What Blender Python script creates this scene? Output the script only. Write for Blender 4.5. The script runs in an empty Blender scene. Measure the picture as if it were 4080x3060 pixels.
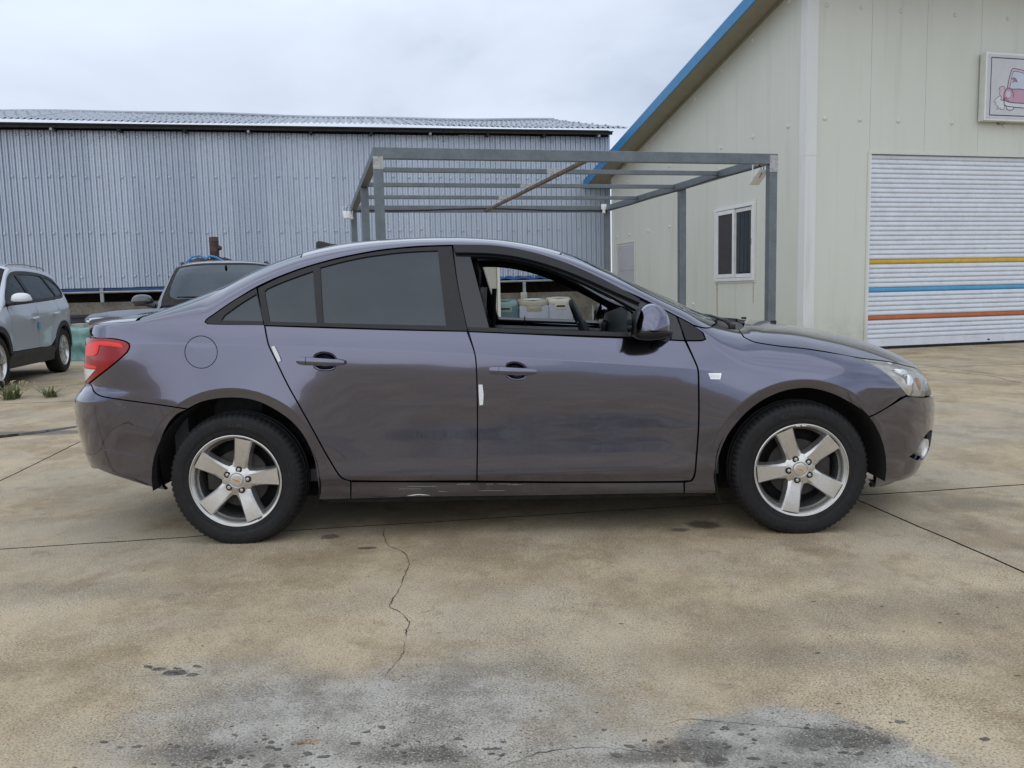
import bpy, bmesh, math, random
import numpy as np
from mathutils import Matrix, Vector
from mathutils.geometry import delaunay_2d_cdt

scene = bpy.context.scene
R = math.radians
random.seed(7)
rng = np.random.default_rng(11)

# ---------------------------------------------------------------- camera
cam_d = bpy.data.cameras.new('camera')
cam = bpy.data.objects.new('camera', cam_d)
scene.collection.objects.link(cam)
scene.camera = cam
cam_d.sensor_fit = 'HORIZONTAL'; cam_d.sensor_width = 36.0
cam_d.lens = 29.366
cam_d.clip_start = 0.05; cam_d.clip_end = 2000
PITCH, ROLL, CAM_H = 0.10964, 0.022562, 1.17466
_f = Vector((0, math.cos(PITCH), -math.sin(PITCH))); _r = Vector((1, 0, 0)); _u = _r.cross(_f)
_r2 = _r * math.cos(ROLL) - _u * math.sin(ROLL); _u2 = _u * math.cos(ROLL) + _r * math.sin(ROLL)
cam.matrix_world = Matrix(((_r2.x, _u2.x, -_f.x, 0), (_r2.y, _u2.y, -_f.y, 0), (_r2.z, _u2.z, -_f.z, CAM_H), (0, 0, 0, 1)))

# ---------------------------------------------------------------- sky, sun, exposure
SUN_EL, SUN_ROT = R(52), R(205)
world = bpy.data.worlds.new('World'); scene.world = world; world.use_nodes = True
wn = world.node_tree.nodes; wl = world.node_tree.links; wn.clear()
w_out = wn.new('ShaderNodeOutputWorld'); w_bg = wn.new('ShaderNodeBackground'); w_bg.inputs['Strength'].default_value = 0.1
w_sky = wn.new('ShaderNodeTexSky'); w_sky.sky_type = 'NISHITA'; w_sky.sun_disc = False
w_sky.sun_elevation = SUN_EL; w_sky.sun_rotation = SUN_ROT; w_sky.air_density = 1.2; w_sky.dust_density = 2.0
w_tc = wn.new('ShaderNodeTexCoord'); w_map = wn.new('ShaderNodeMapping'); w_map.inputs['Scale'].default_value = (1.0, 1.0, 2.2)
w_map.inputs['Location'].default_value = (0.35, 0.15, 0.1)
w_n1 = wn.new('ShaderNodeTexNoise'); w_n1.inputs['Scale'].default_value = 2.1; w_n1.inputs['Detail'].default_value = 5.5; w_n1.inputs['Roughness'].default_value = 0.5; w_n1.inputs['Distortion'].default_value = 0.25
w_rp = wn.new('ShaderNodeValToRGB')
w_rp.color_ramp.elements[0].position = 0.32; w_rp.color_ramp.elements[0].color = (5.0, 5.7, 7.0, 1)
w_rp.color_ramp.elements[1].position = 0.66; w_rp.color_ramp.elements[1].color = (8.2, 9.1, 10.4, 1)
_e = w_rp.color_ramp.elements.new(0.48); _e.color = (6.9, 7.75, 9.2, 1)
w_mix = wn.new('ShaderNodeMix'); w_mix.data_type = 'RGBA'; w_mix.inputs[0].default_value = 0.94
wl.new(w_tc.outputs['Generated'], w_map.inputs['Vector']); wl.new(w_map.outputs['Vector'], w_n1.inputs['Vector'])
wl.new(w_n1.outputs['Fac'], w_rp.inputs['Fac'])
wl.new(w_sky.outputs['Color'], w_mix.inputs[6]); wl.new(w_rp.outputs['Color'], w_mix.inputs[7])
wl.new(w_mix.outputs[2], w_bg.inputs['Color']); wl.new(w_bg.outputs[0], w_out.inputs[0])

sun_d = bpy.data.lights.new('sun', 'SUN'); sun_d.energy = 0.8; sun_d.angle = R(110); sun_d.color = (1.0, 0.965, 0.91)
sun = bpy.data.objects.new('sun', sun_d); scene.collection.objects.link(sun)
sun.rotation_euler = (R(90) - SUN_EL, 0, R(-25))
scene.view_settings.view_transform = 'Standard'; scene.view_settings.look = 'None'
scene.view_settings.exposure = 0.08; scene.view_settings.gamma = 1.0; scene.view_settings.use_curve_mapping = False
scene.cycles.max_bounces = 6; scene.cycles.transparent_max_bounces = 16; scene.cycles.caustics_reflective = False; scene.cycles.caustics_refractive = False
scene.cycles.use_denoising = True

# ---------------------------------------------------------------- materials
class NT:
    def __init__(s, name):
        s.m = bpy.data.materials.new(name); s.m.use_nodes = True; s.t = s.m.node_tree; s.t.nodes.clear()
        s.out = s.t.nodes.new('ShaderNodeOutputMaterial')
        s._pos = None
    def n(s, typ, **kw):
        nd = s.t.nodes.new('ShaderNode' + typ)
        for k, v in kw.items():
            k2 = k.replace('_', ' ')
            if k2 in nd.inputs: s.set(nd.inputs[k2], v)
            else: setattr(nd, k, v)
        return nd
    def set(s, sock, v):
        if isinstance(v, bpy.types.NodeSocket): s.t.links.new(v, sock)
        else: sock.default_value = v
    @property
    def pos(s):
        if s._pos is None: s._pos = s.n('NewGeometry').outputs['Position']
        return s._pos
    def noise(s, scale, detail=3, rough=.55, vec=None, dist=0.):
        nd = s.n('TexNoise', Scale=scale, Detail=detail, Roughness=rough, Distortion=dist)
        s.set(nd.inputs['Vector'], vec or s.pos); return nd.outputs['Fac']
    def mapv(s, scale=(1, 1, 1), loc=(0, 0, 0), rot=(0, 0, 0), vec=None):
        nd = s.n('Mapping'); nd.inputs['Scale'].default_value = scale; nd.inputs['Location'].default_value = loc; nd.inputs['Rotation'].default_value = rot
        s.set(nd.inputs['Vector'], vec or s.pos); return nd.outputs['Vector']
    def math(s, op, a, b=0., clamp=False):
        nd = s.n('Math', operation=op, use_clamp=clamp); s.set(nd.inputs[0], a); s.set(nd.inputs[1], b); return nd.outputs[0]
    def ramp(s, fac, lo, hi, a=0., b=1.):
        nd = s.n('MapRange', interpolation_type='SMOOTHSTEP'); s.set(nd.inputs[0], fac)
        for i, v in zip((1, 2, 3, 4), (lo, hi, a, b)): s.set(nd.inputs[i], v)
        return nd.outputs[0]
    def mix(s, fac, a, b):
        nd = s.n('Mix', data_type='RGBA'); s.set(nd.inputs[0], fac)
        for i, v in ((6, a), (7, b)):
            if not isinstance(v, bpy.types.NodeSocket) and len(v) == 3: v = (*v, 1)
            s.set(nd.inputs[i], v)
        return nd.outputs[2]
    def scalecol(s, col, fac):
        nd = s.n('VectorMath', operation='SCALE'); s.set(nd.inputs[0], col if isinstance(col, bpy.types.NodeSocket) else col[:3]); s.set(nd.inputs['Scale'], fac); return nd.outputs[0]
    def sep(s, v=None):
        nd = s.n('SeparateXYZ'); s.set(nd.inputs[0], v or s.pos); return nd.outputs
    def bump(s, h, strength=.3, dist=.01):
        nd = s.n('Bump', Strength=strength, Distance=dist); s.set(nd.inputs['Height'], h); return nd.outputs[0]
    def pbsdf(s, **kw):
        nd = s.n('BsdfPrincipled'); 
        for k, v in kw.items(): s.set(nd.inputs[k.replace('_', ' ')], v)
        return nd
    def done(s, sh): s.t.links.new(sh.outputs[0] if hasattr(sh, 'outputs') else sh, s.out.inputs[0]); return s.m

def simple(name, col, rough=.6, metal=0., coat=0., var=.10, vscale=6., bump=0., bscale=80., ior=1.5, dirt=0.):
    """plain procedural surface: base colour broken up by two noises, rougher in places, optional fine relief"""
    t = NT(name)
    f = t.math('ADD', t.math('MULTIPLY', t.noise(vscale, 4), .6), t.math('MULTIPLY', t.noise(vscale * 7, 3), .4))
    c = t.mix(t.ramp(f, .3, .7), tuple(x * (1 - var) for x in col), tuple(min(1, x * (1 + var)) for x in col))
    if dirt:
        c = t.mix(t.math('MULTIPLY', t.ramp(t.noise(vscale * 2.3, 6, .7), .5, .78), dirt), c, (.12, .10, .08))
    kw = dict(Base_Color=c, Metallic=metal, IOR=ior, Coat_Weight=coat, Coat_Roughness=.04,
              Roughness=t.ramp(t.noise(vscale * 3, 3), .2, .8, rough * .88, min(1, rough * 1.12)))
    if bump: kw['Normal'] = t.bump(t.noise(bscale, 4), bump)
    return t.done(t.pbsdf(**kw))

def paint(name, col, metal=1., rough=.3, coat=1., grime=.5, dust=.12):
    """car paint: flake base under clear coat, with road film that thickens low on the body"""
    t = NT(name)
    oc = t.n('TexCoord').outputs['Object']
    z = t.sep(oc)[2]
    g = t.math('MULTIPLY', t.ramp(z, .62, .18), t.ramp(t.noise(5., 7, .72, oc), .25, .75), True)
    g = t.math('MULTIPLY', g, grime, True)
    streak = t.ramp(t.noise(9., 6, .65, t.mapv((1, 1, .12), vec=oc)), .45, .8)
    d = t.math('ADD', t.math('MULTIPLY', streak, dust), t.math('MULTIPLY', t.ramp(t.noise(2.2, 5, .6, oc), .4, .75), dust), True)
    fac = t.math('MAXIMUM', g, d)
    c = t.mix(fac, col, (.17, .152, .128))
    fl = t.noise(900., 1, .5, oc)
    c = t.scalecol(c, t.ramp(fl, .2, .8, .88, 1.12))
    bs = t.pbsdf(Base_Color=c, Metallic=t.math('SUBTRACT', metal, t.math('MULTIPLY', fac, .8 * metal)), Roughness=t.ramp(fac, 0., .8, rough, .6),
                 Coat_Weight=t.math('SUBTRACT', coat, t.math('MULTIPLY', fac, .75 * coat)), Coat_Roughness=.02, Coat_IOR=1.72,
                 Normal=t.bump(t.noise(14., 2, .4, oc), .006, .003))
    return t.done(bs)

def glass(name, tint=(.8, .85, .85), refl_ior=1.5, body=None, rough=.0, spec=(.90, .97, 1)):
    """thin pane: mirror-like Fresnel over a see-through (or nearly opaque tinted) body"""
    t = NT(name)
    fr = t.n('Fresnel', IOR=refl_ior).outputs[0]
    gl = t.n('BsdfGlossy', Roughness=rough); gl.inputs['Color'].default_value = (*spec, 1)
    sm = t.noise(3., 4, .6)
    if body is None:
        tr = t.n('BsdfTransparent'); tr.inputs['Color'].default_value = (*tint, 1)
    else:
        tr = t.n('BsdfDiffuse'); t.set(tr.inputs['Color'], t.mix(t.ramp(sm, .3, .7), tuple(x * .85 for x in body), tuple(x * 1.15 for x in body)))
    mx = t.n('MixShader'); t.set(mx.inputs[0], t.math('MULTIPLY', fr, t.ramp(sm, .2, .8, .95, 1.05), True))
    t.t.links.new(tr.outputs[0], mx.inputs[1]); t.t.links.new(gl.outputs[0], mx.inputs[2])
    return t.done(mx)

MT = {}
MT['paint'] = paint('violet_grey_paint', (.114, .114, .168), rough=.11, grime=.14, dust=.006)
MT['dusty_paint'] = paint('dusty_violet_grey_paint', (.114, .114, .168), rough=.2, grime=.1, dust=.34)
MT['white_paint'] = paint('pale_silver_paint', (.60, .64, .69), metal=.1, rough=.3, grime=.25, dust=.04)
MT['navy_paint'] = paint('navy_paint', (.014, .018, .028), metal=.3, rough=.25, grime=.1, dust=.01)
MT['silver'] = simple('alloy_silver', (.64, .63, .61), .30, .85, .2, var=.07, vscale=14, bump=.02, bscale=300, dirt=.25)
MT['chrome'] = simple('chrome', (.75, .75, .76), .12, 1.)
MT['rubber'] = simple('tyre_rubber', (.0115, .0115, .0125), .62, var=.25, vscale=20, bump=.12, bscale=150, dirt=.10, ior=1.38)
MT['black_trim'] = simple('black_trim', (.0135, .014, .0155), .40, var=.2, vscale=9, bump=.02, bscale=300, dirt=.04, ior=1.42)
MT['gloss_black'] = simple('gloss_black', (.012, .013, .016), .20, coat=.25, var=.15, dirt=.02)
MT['matte_black'] = simple('matte_black', (.010, .010, .010), .85, var=.3)
MT['cabin'] = simple('cabin_plastic', (.042, .050, .054), .55, var=.15, bump=.04, bscale=400)
MT['cabin_light'] = simple('cabin_grey', (.085, .095, .10), .6, var=.1)
MT['fabric'] = simple('seat_fabric', (.035, .035, .038), .9, var=.25, vscale=30, bump=.2, bscale=500)
MT['tint'] = glass('tinted_glass', body=(.012, .017, .024), refl_ior=1.66, rough=.0)
MT['clear'] = glass('clear_glass', (.80, .86, .85), 1.55)
MT['darkglass'] = glass('smoked_glass', (.10, .10, .115), 1.6)
MT['lampglass'] = glass('lamp_glass', (.97, .965, .94), 1.4, spec=(1, .98, .94))
MT['red'] = simple('red_lens', (.30, .003, .005), .10, coat=.2, var=.18, vscale=20)
MT['redhot'] = simple('red_reflector', (.95, .020, .014), .2, coat=.1, var=.15, vscale=90)
MT['amber'] = simple('amber_bulb', (.62, .30, .10), .35, coat=.3, var=.4, vscale=90)
MT['lampwhite'] = simple('lamp_housing', (.80, .80, .77), .25, .25, .3, var=.12, vscale=24)
MT['white_plastic'] = simple('white_plastic', (.78, .79, .80), .4, var=.05)
MT['gold'] = simple('gold_emblem', (.60, .36, .09), .35, .6)
MT['brake'] = simple('brake_iron', (.045, .040, .036), .6, .4, var=.35, vscale=25)
MT['rust'] = simple('rusty_steel', (.085, .055, .045), .75, .2, var=.5, vscale=14, bump=.1)
MT['galv'] = simple('galvanised_tube', (.150, .176, .192), .48, .35, var=.16, vscale=5, dirt=.25)
MT['weld'] = simple('zinc_sprayed_weld', (.40, .41, .41), .6, .3, var=.35, vscale=30)
MT['brown_beam'] = simple('primed_beam', (.15, .115, .095), .7, .1, var=.4, vscale=7)
MT['cable'] = simple('cable_black', (.012, .012, .013), .5)
def pchip(pts):
    xs=np.array([p[0] for p in pts],float); ys=np.array([p[1] for p in pts],float)
    h=np.diff(xs); d=np.diff(ys)/h; m=np.zeros(len(xs))
    for i in range(1,len(xs)-1):
        if d[i-1]*d[i]>0:
            w1=2*h[i]+h[i-1]; w2=h[i]+2*h[i-1]; m[i]=(w1+w2)/(w1/d[i-1]+w2/d[i])
    m[0]=d[0]; m[-1]=d[-1]
    def f(x):
        x=np.asarray(x,float); i=np.clip(np.searchsorted(xs,x)-1,0,len(xs)-2)
        t=(x-xs[i])/h[i]; tc=np.clip(t,0,1)
        a=ys[i]*(1+2*tc)*(1-tc)**2+h[i]*m[i]*tc*(1-tc)**2+ys[i+1]*tc*tc*(3-2*tc)+h[i]*m[i+1]*tc*tc*(tc-1)
        a=a+np.where(t<0,m[0]*(x-xs[0]),0)+np.where((t>1)&(i==len(xs)-2),m[-1]*(x-xs[-1]),0)
        return a
    return f
def spline(pts):
    """natural C2 cubic spline"""
    xs=np.array([p[0] for p in pts],float); ys=np.array([p[1] for p in pts],float); n=len(xs)
    h=np.diff(xs); A=np.zeros((n,n)); b=np.zeros(n); A[0,0]=A[-1,-1]=1
    for i in range(1,n-1):
        A[i,i-1]=h[i-1]; A[i,i]=2*(h[i-1]+h[i]); A[i,i+1]=h[i]; b[i]=6*((ys[i+1]-ys[i])/h[i]-(ys[i]-ys[i-1])/h[i-1])
    M=np.linalg.solve(A,b)
    def f(x):
        x=np.clip(np.asarray(x,float),xs[0]-.3,xs[-1]+.3); i=np.clip(np.searchsorted(xs,x)-1,0,n-2)
        a=(xs[i+1]-x)/h[i]; c=1-a
        return a*ys[i]+c*ys[i+1]+((a**3-a)*M[i]+(c**3-c)*M[i+1])*h[i]**2/6
    return f
def sstep(t): t=np.clip(t,0,1); return t*t*(3-2*t)
class Body:
    Lr=1.1; Lf=1.3; Lt=.8
    def station(s,xi):
        pr=np.clip((s.xr0-xi)/s.Lr,0,1)*math.pi/2; pf=np.clip((xi-s.xf0)/s.Lf,0,1)*math.pi/2
        def se(p,n):
            c,q=np.cos(p),np.sin(p); r=(np.abs(c)**n+np.abs(q)**n)**(-1/n); return r*q,np.maximum(r*c,1e-6)
        Xr,Er=se(pr,s.nr); Xf,Ef=se(pf,s.nf)
        xm=np.clip(xi,s.xr0,s.xf0)
        xs=xm-(s.xr0-s.xrn)*Xr+(s.xfn-s.xf0)*Xf
        return xm,xs,Xr,Xf,Er*Ef
    def S(s,xi,eta):
        xi=np.asarray(xi,float); eta=np.asarray(eta,float)
        xm,xs,Xr,Xf,E=s.station(xi)
        k=s.zk(xs); t=s.zt(xs); n=s.nt(xs)
        a=np.clip((eta-k)/s.Lt,0,1)*math.pi/2
        c,q=np.cos(a),np.sin(a); r=(c**n+q**n)**(-1/n)
        z=np.where(eta<=k,eta,k+(t-k)*r*q); f=np.where(eta<=k,1.0,r*c)
        x=xm-(s.xr0-s.xrear(z))*Xr+(s.xfront(z)-s.xf0)*Xf
        x=np.where(Xr>0,x,np.where(Xf>0,x,xm))
        v=s.W(x,z)*E*f
        return np.stack([x,-v,z],-1)
    def N(s,xi,eta,d=.003):
        xi=np.asarray(xi,float); eta=np.asarray(eta,float)
        k=s.zk(s.station(xi)[1]); top=k+s.Lt
        e1=np.minimum(eta+d,top); 
        a=s.S(xi+d,eta)-s.S(xi-d,eta); b=s.S(xi,e1)-s.S(xi,eta-d)
        n=np.cross(a,b); n/=np.maximum(np.linalg.norm(n,axis=-1,keepdims=True),1e-12)
        return n
    def inv(s,x,z):
        """side-view point below the shoulder -> (xi,eta)"""
        x=np.asarray(x,float); z=np.asarray(z,float)
        Xr=np.clip((s.xr0-x)/(s.xr0-s.xrear(z)),0,.9999); Vr=(1-Xr**s.nr)**(1/s.nr)
        Xf=np.clip((x-s.xf0)/(s.xfront(z)-s.xf0),0,.9999); Vf=(1-Xf**s.nf)**(1/s.nf)
        xi=np.where(x<s.xr0,s.xr0-np.arctan2(Xr,Vr)/(math.pi/2)*s.Lr,np.where(x>s.xf0,s.xf0+np.arctan2(Xf,Vf)/(math.pi/2)*s.Lf,x))
        return xi,z
class Sedan(Body):
    xr0=-.30; xf0=2.72; xrn=-.92; xfn=3.52; nr=3.0; nf=2.6
    zk=staticmethod(pchip([(-1.0,1.03),(-.55,1.045),(-.25,1.06),(-.15,1.068),(-.096,1.094),(-.041,1.134),(.016,1.171),(.101,1.224),(.218,1.278),(.373,1.330),(.553,1.371),(.737,1.396),(.92,1.407),(1.05,1.408),(1.23,1.399),(1.35,1.381),(1.474,1.35),(1.593,1.308),(1.711,1.26),(1.83,1.202),(1.947,1.14),(2.114,1.042),(2.19,.99),(2.26,.92),(2.34,.84),(2.45,.765),(2.6,.725),(2.8,.70),(3.0,.67),(3.2,.62),(3.5,.56)]))
    zt=staticmethod(pchip([(-1.0,1.07),(-.9,1.085),(-.8,1.097),(-.56,1.110),(-.5,1.116),(-.374,1.163),(-.163,1.264),(.046,1.36),(.2,1.41),(.316,1.439),(.493,1.464),(.671,1.476),(.873,1.480),(1.042,1.477),(1.21,1.466),(1.345,1.449),(1.50,1.42),(1.618,1.387),(1.8,1.306),(2.1,1.162),(2.4,1.028),(2.5,1.0),(2.56,.998),(2.75,.982),(2.9,.959),(3.05,.932),(3.2,.899),(3.32,.860),(3.42,.808),(3.53,.72)]))
    nt=staticmethod(pchip([(-1.,3.2),(-.5,3.0),(-.1,2.4),(.3,2.3),(1.6,2.3),(2.0,2.3),(2.3,2.6),(2.6,3.0),(3.6,2.8)]))
    xrear=staticmethod(pchip([(.1,-.70),(.15,-.76),(.2,-.83),(.3,-.927),(.42,-.98),(.58,-.996),(.675,-.983),(.715,-.957),(.77,-.90),(.85,-.897),(.95,-.885),(1.03,-.875),(1.12,-.87)]))
    xfront=staticmethod(pchip([(.08,3.40),(.13,3.46),(.165,3.51),(.245,3.556),(.32,3.581),(.48,3.594),(.6,3.58),(.67,3.557),(.72,3.53),(.78,3.495),(.85,3.44),(1.0,3.38)]))
    crease=staticmethod(spline([(-.95,.985),(-.476,.973),(-.212,.968),(.181,.952),(.52,.932),(.814,.913),(1.156,.889),(1.518,.860),(1.808,.836),(2.197,.800),(2.6,.765),(3.6,.70)]))
    belt=staticmethod(spline([(-.95,1.07),(-.115,1.057),(.514,1.026),(1.121,.998),(1.696,.962),(2.14,.933),(2.6,.90),(3.6,.83)]))
    lo=staticmethod(pchip([(.10,.70),(.15,.775),(.18,.822),(.205,.842),(.235,.850),(.262,.853),(.285,.860),(.322,.8715),(.345,.8712),(.40,.8685),(.46,.8690),(.56,.8735),(.66,.8785),(.74,.8800),(.80,.8793),(.84,.8778),(.889,.8750)]))
    hi=staticmethod(pchip([(0,.875),(.05,.861),(.109,.842)]))
    def W(s,x,z):
        x=np.asarray(x,float); z=np.asarray(z,float)
        zc=s.crease(x); zb=s.belt(x)
        # reference height below the crease
        zz=z-(zc-.889)*sstep((z-.38)/np.maximum(zc-.38,.1))*(z<=zc)
        zz=np.where(z<=zc,np.minimum(zz,.889),zz)
        low=s.lo(np.minimum(zz,.889))
        t=(z-zc)/np.maximum(zb-zc,.02)*.109
        up=s.hi(np.clip(t,0,.109))
        dz=np.maximum(z-zb,0)
        gl=.842-.42*dz-.22*dz*dz-.03*((x-1.0)/1.2)**2*sstep(dz/.3)
        a=np.where(z<=zc,low,np.where(z<=zb,up,gl))
        # fender: the crease melts away towards the front
        k=sstep((x-2.05)/.5)
        smooth=np.where(zz<.74,s.lo(np.minimum(np.where(z<=zc,zz,z),.74)),.880-.14*np.maximum(z-.66,0)**2)
        smooth=np.where(z<=.70,s.lo(np.minimum(z,.74)),.8795-.35*np.maximum(z-.70,0)**2)
        a=a*(1-k)+smooth*k
        a=a-.010*((x-1.2)/1.4)**2
        # bumpers tuck in towards the ground
        a=a-np.maximum(.69-z,0)*(.17*sstep((-.12-x)/.45)+.16*sstep((x-2.85)/.4))
        # wheel-arch flares
        for cx,rc,A,L in((0.0,.446,.021,.30),(2.685,.431,.021,.30)):
            r=np.hypot(x-cx,z-.308)
            g=np.where(r>rc,np.clip(1-(r-rc)/L,0,1)**2,1-.40*np.clip((rc-r)/.045,0,1.5))
            a=a+A*g*sstep((z-.30)/.28)
        return a

# ---------------------------------------------------------------- mesh helpers
col = scene.collection
def add(name, verts, faces, m=None, parent=None, smooth=False, normals=None, angle=None):
    me = bpy.data.meshes.new(name)
    me.from_pydata([tuple(map(float, v)) for v in verts], [], [tuple(map(int, f)) for f in faces])
    if m is not None: me.materials.append(MT[m] if isinstance(m, str) else m)
    me.update()
    if smooth or normals is not None:
        me.polygons.foreach_set('use_smooth', [True] * len(me.polygons))
    if normals is not None: me.normals_split_custom_set_from_vertices([tuple(map(float, n)) for n in normals])
    if angle is not None: me.set_sharp_from_angle(angle=R(angle))
    o = bpy.data.objects.new(name, me); col.objects.link(o)
    if parent is not None: o.parent = parent
    return o
def empty(name, loc=(0, 0, 0), rz=0., label=None, cat=None, group=None):
    o = bpy.data.objects.new(name, None); col.objects.link(o); o.location = loc; o.rotation_euler = (0, 0, rz)
    o.empty_display_size = .2
    tag(o, label, cat, group); return o
def tag(o, label=None, cat=None, group=None, kind=None):
    if label: o['label'] = label
    if cat: o['category'] = cat
    if group: o['group'] = group
    if kind: o['kind'] = kind
    return o
def copy_tree(o, parent=None):
    c = o.copy(); col.objects.link(c); c.parent = parent
    for ch in list(o.children): copy_tree(ch, c)
    return c
class MB:
    """collects pieces of ONE part"""
    def __init__(s): s.v = []; s.f = []
    def raw(s, v, f): b = len(s.v); s.v += [tuple(x) for x in v]; s.f += [tuple(i + b for i in q) for q in f]; return s
    def box(s, lo, hi, bev=0., rot=None, org=None):
        bm = bmesh.new(); bmesh.ops.create_cube(bm, size=1.)
        sx = [hi[i] - lo[i] for i in range(3)]; c = [(hi[i] + lo[i]) / 2 for i in range(3)]
        for v in bm.verts: v.co = Vector((v.co.x * sx[0] + c[0], v.co.y * sx[1] + c[1], v.co.z * sx[2] + c[2]))
        if bev: bmesh.ops.bevel(bm, geom=list(bm.edges), offset=bev, segments=2, profile=.5, affect='EDGES')
        if rot is not None:
            M3 = rot; o = Vector(org or c)
            for v in bm.verts: v.co = M3 @ (v.co - o) + o
        bm.verts.index_update()
        s.raw([v.co[:] for v in bm.verts], [[v.index for v in f.verts] for f in bm.faces]); bm.free(); return s
    def tube(s, path, r, seg=10, cap=True):
        path = [Vector(p) for p in path]; rs = r if hasattr(r, '__len__') else [r] * len(path)
        up = Vector((0, 0, 1)); rings = []
        for i, p in enumerate(path):
            d = (path[min(i + 1, len(path) - 1)] - path[max(i - 1, 0)]).normalized()
            a = d.cross(up if abs(d.z) < .95 else Vector((1, 0, 0))).normalized(); b = a.cross(d)
            rings.append([p + (a * math.cos(t) + b * math.sin(t)) * rs[i] for t in [2 * math.pi * k / seg for k in range(seg)]])
        v = [x[:] for rg in rings for x in rg]; f = []
        for i in range(len(path) - 1):
            for k in range(seg): f.append((i * seg + k, i * seg + (k + 1) % seg, (i + 1) * seg + (k + 1) % seg, (i + 1) * seg + k))
        if cap: f.append(tuple(range(seg))[::-1]); f.append(tuple((len(path) - 1) * seg + k for k in range(seg)))
        return s.raw(v, f)
    def lathe(s, prof, seg=48, org=(0, 0, 0), axis='y', mod=None):
        """prof: (radius, along) ; axis y (wheel) or z (pot)"""
        v = []; f = []; n = len(prof)
        for k in range(seg):
            t = 2 * math.pi * k / seg; c, q = math.cos(t), math.sin(t)
            for j, (r, a) in enumerate(prof):
                if mod: r = mod(j, k, r, a)
                v.append((org[0] + r * c, org[1] + a, org[2] + r * q) if axis == 'y' else (org[0] + r * c, org[1] + r * q, org[2] + a))
        for k in range(seg):
            for j in range(n - 1):
                a = k * n + j; b = ((k + 1) % seg) * n + j
                f.append((a, b, b + 1, a + 1) if axis != 'y' else (a, a + 1, b + 1, b))
        return s.raw(v, f)
    def build(s, name, m, parent=None, smooth=False, angle=30): return add(name, s.v, s.f, m, parent, smooth, angle=angle if smooth else None)

def area2(p): return sum(p[i][0] * p[(i + 1) % len(p)][1] - p[(i + 1) % len(p)][0] * p[i][1] for i in range(len(p))) / 2
def densify(pts, step=.02, corner=32., closed=True):
    """Catmull-Rom through the points, breaking at sharp corners"""
    P = [np.array(p, float) for p in pts]; n = len(P); out = []
    def isc(i):
        if not closed and i in (0, n - 1): return True
        a = P[i] - P[i - 1]; b = P[(i + 1) % n] - P[i]
        la, lb = np.linalg.norm(a), np.linalg.norm(b)
        if la < 1e-9 or lb < 1e-9: return True
        return math.degrees(math.acos(max(-1, min(1, a @ b / la / lb)))) > corner
    cs = [isc(i) for i in range(n)]
    for i in range(n if closed else n - 1):
        a, b = P[i], P[(i + 1) % n]; L = np.linalg.norm(b - a); k = max(1, int(math.ceil(L / step)))
        ma = (b - a) if cs[i] else (b - P[i - 1]) * (L / (L + np.linalg.norm(a - P[i - 1])))
        mb = (b - a) if cs[(i + 1) % n] else (P[(i + 2) % n] - a) * (L / (L + np.linalg.norm(P[(i + 2) % n] - b)))
        for j in range(k):
            t = j / k
            out.append(a * (1 + 2 * t) * (1 - t) ** 2 + ma * t * (1 - t) ** 2 + b * t * t * (3 - 2 * t) + mb * t * t * (t - 1))
    if not closed: out.append(P[-1])
    return np.array(out)
def inset(p, d):
    n = len(p); a = p - np.roll(p, 1, 0); b = np.roll(p, -1, 0) - p
    a /= np.maximum(np.linalg.norm(a, axis=1, keepdims=True), 1e-9); b /= np.maximum(np.linalg.norm(b, axis=1, keepdims=True), 1e-9)
    na = np.stack([-a[:, 1], a[:, 0]], 1); nb = np.stack([-b[:, 1], b[:, 0]], 1)
    m = na + nb; L = np.linalg.norm(m, axis=1, keepdims=True); m = m / np.maximum(L, .5)
    s = 1 / np.maximum(np.sum(m * na, 1, keepdims=True), .5)
    return p + m * d * np.minimum(s, 1.8)
def inside(poly, pts):
    x, y = pts[:, 0], pts[:, 1]; c = np.zeros(len(pts), bool); n = len(poly); j = n - 1
    for i in range(n):
        xi, yi = poly[i]; xj, yj = poly[j]
        cond = ((yi > y) != (yj > y)) & (x < (xj - xi) * (y - yi) / ((yj - yi) if abs(yj - yi) > 1e-12 else 1e-12) + xi)
        c ^= cond; j = i
    return c
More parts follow.
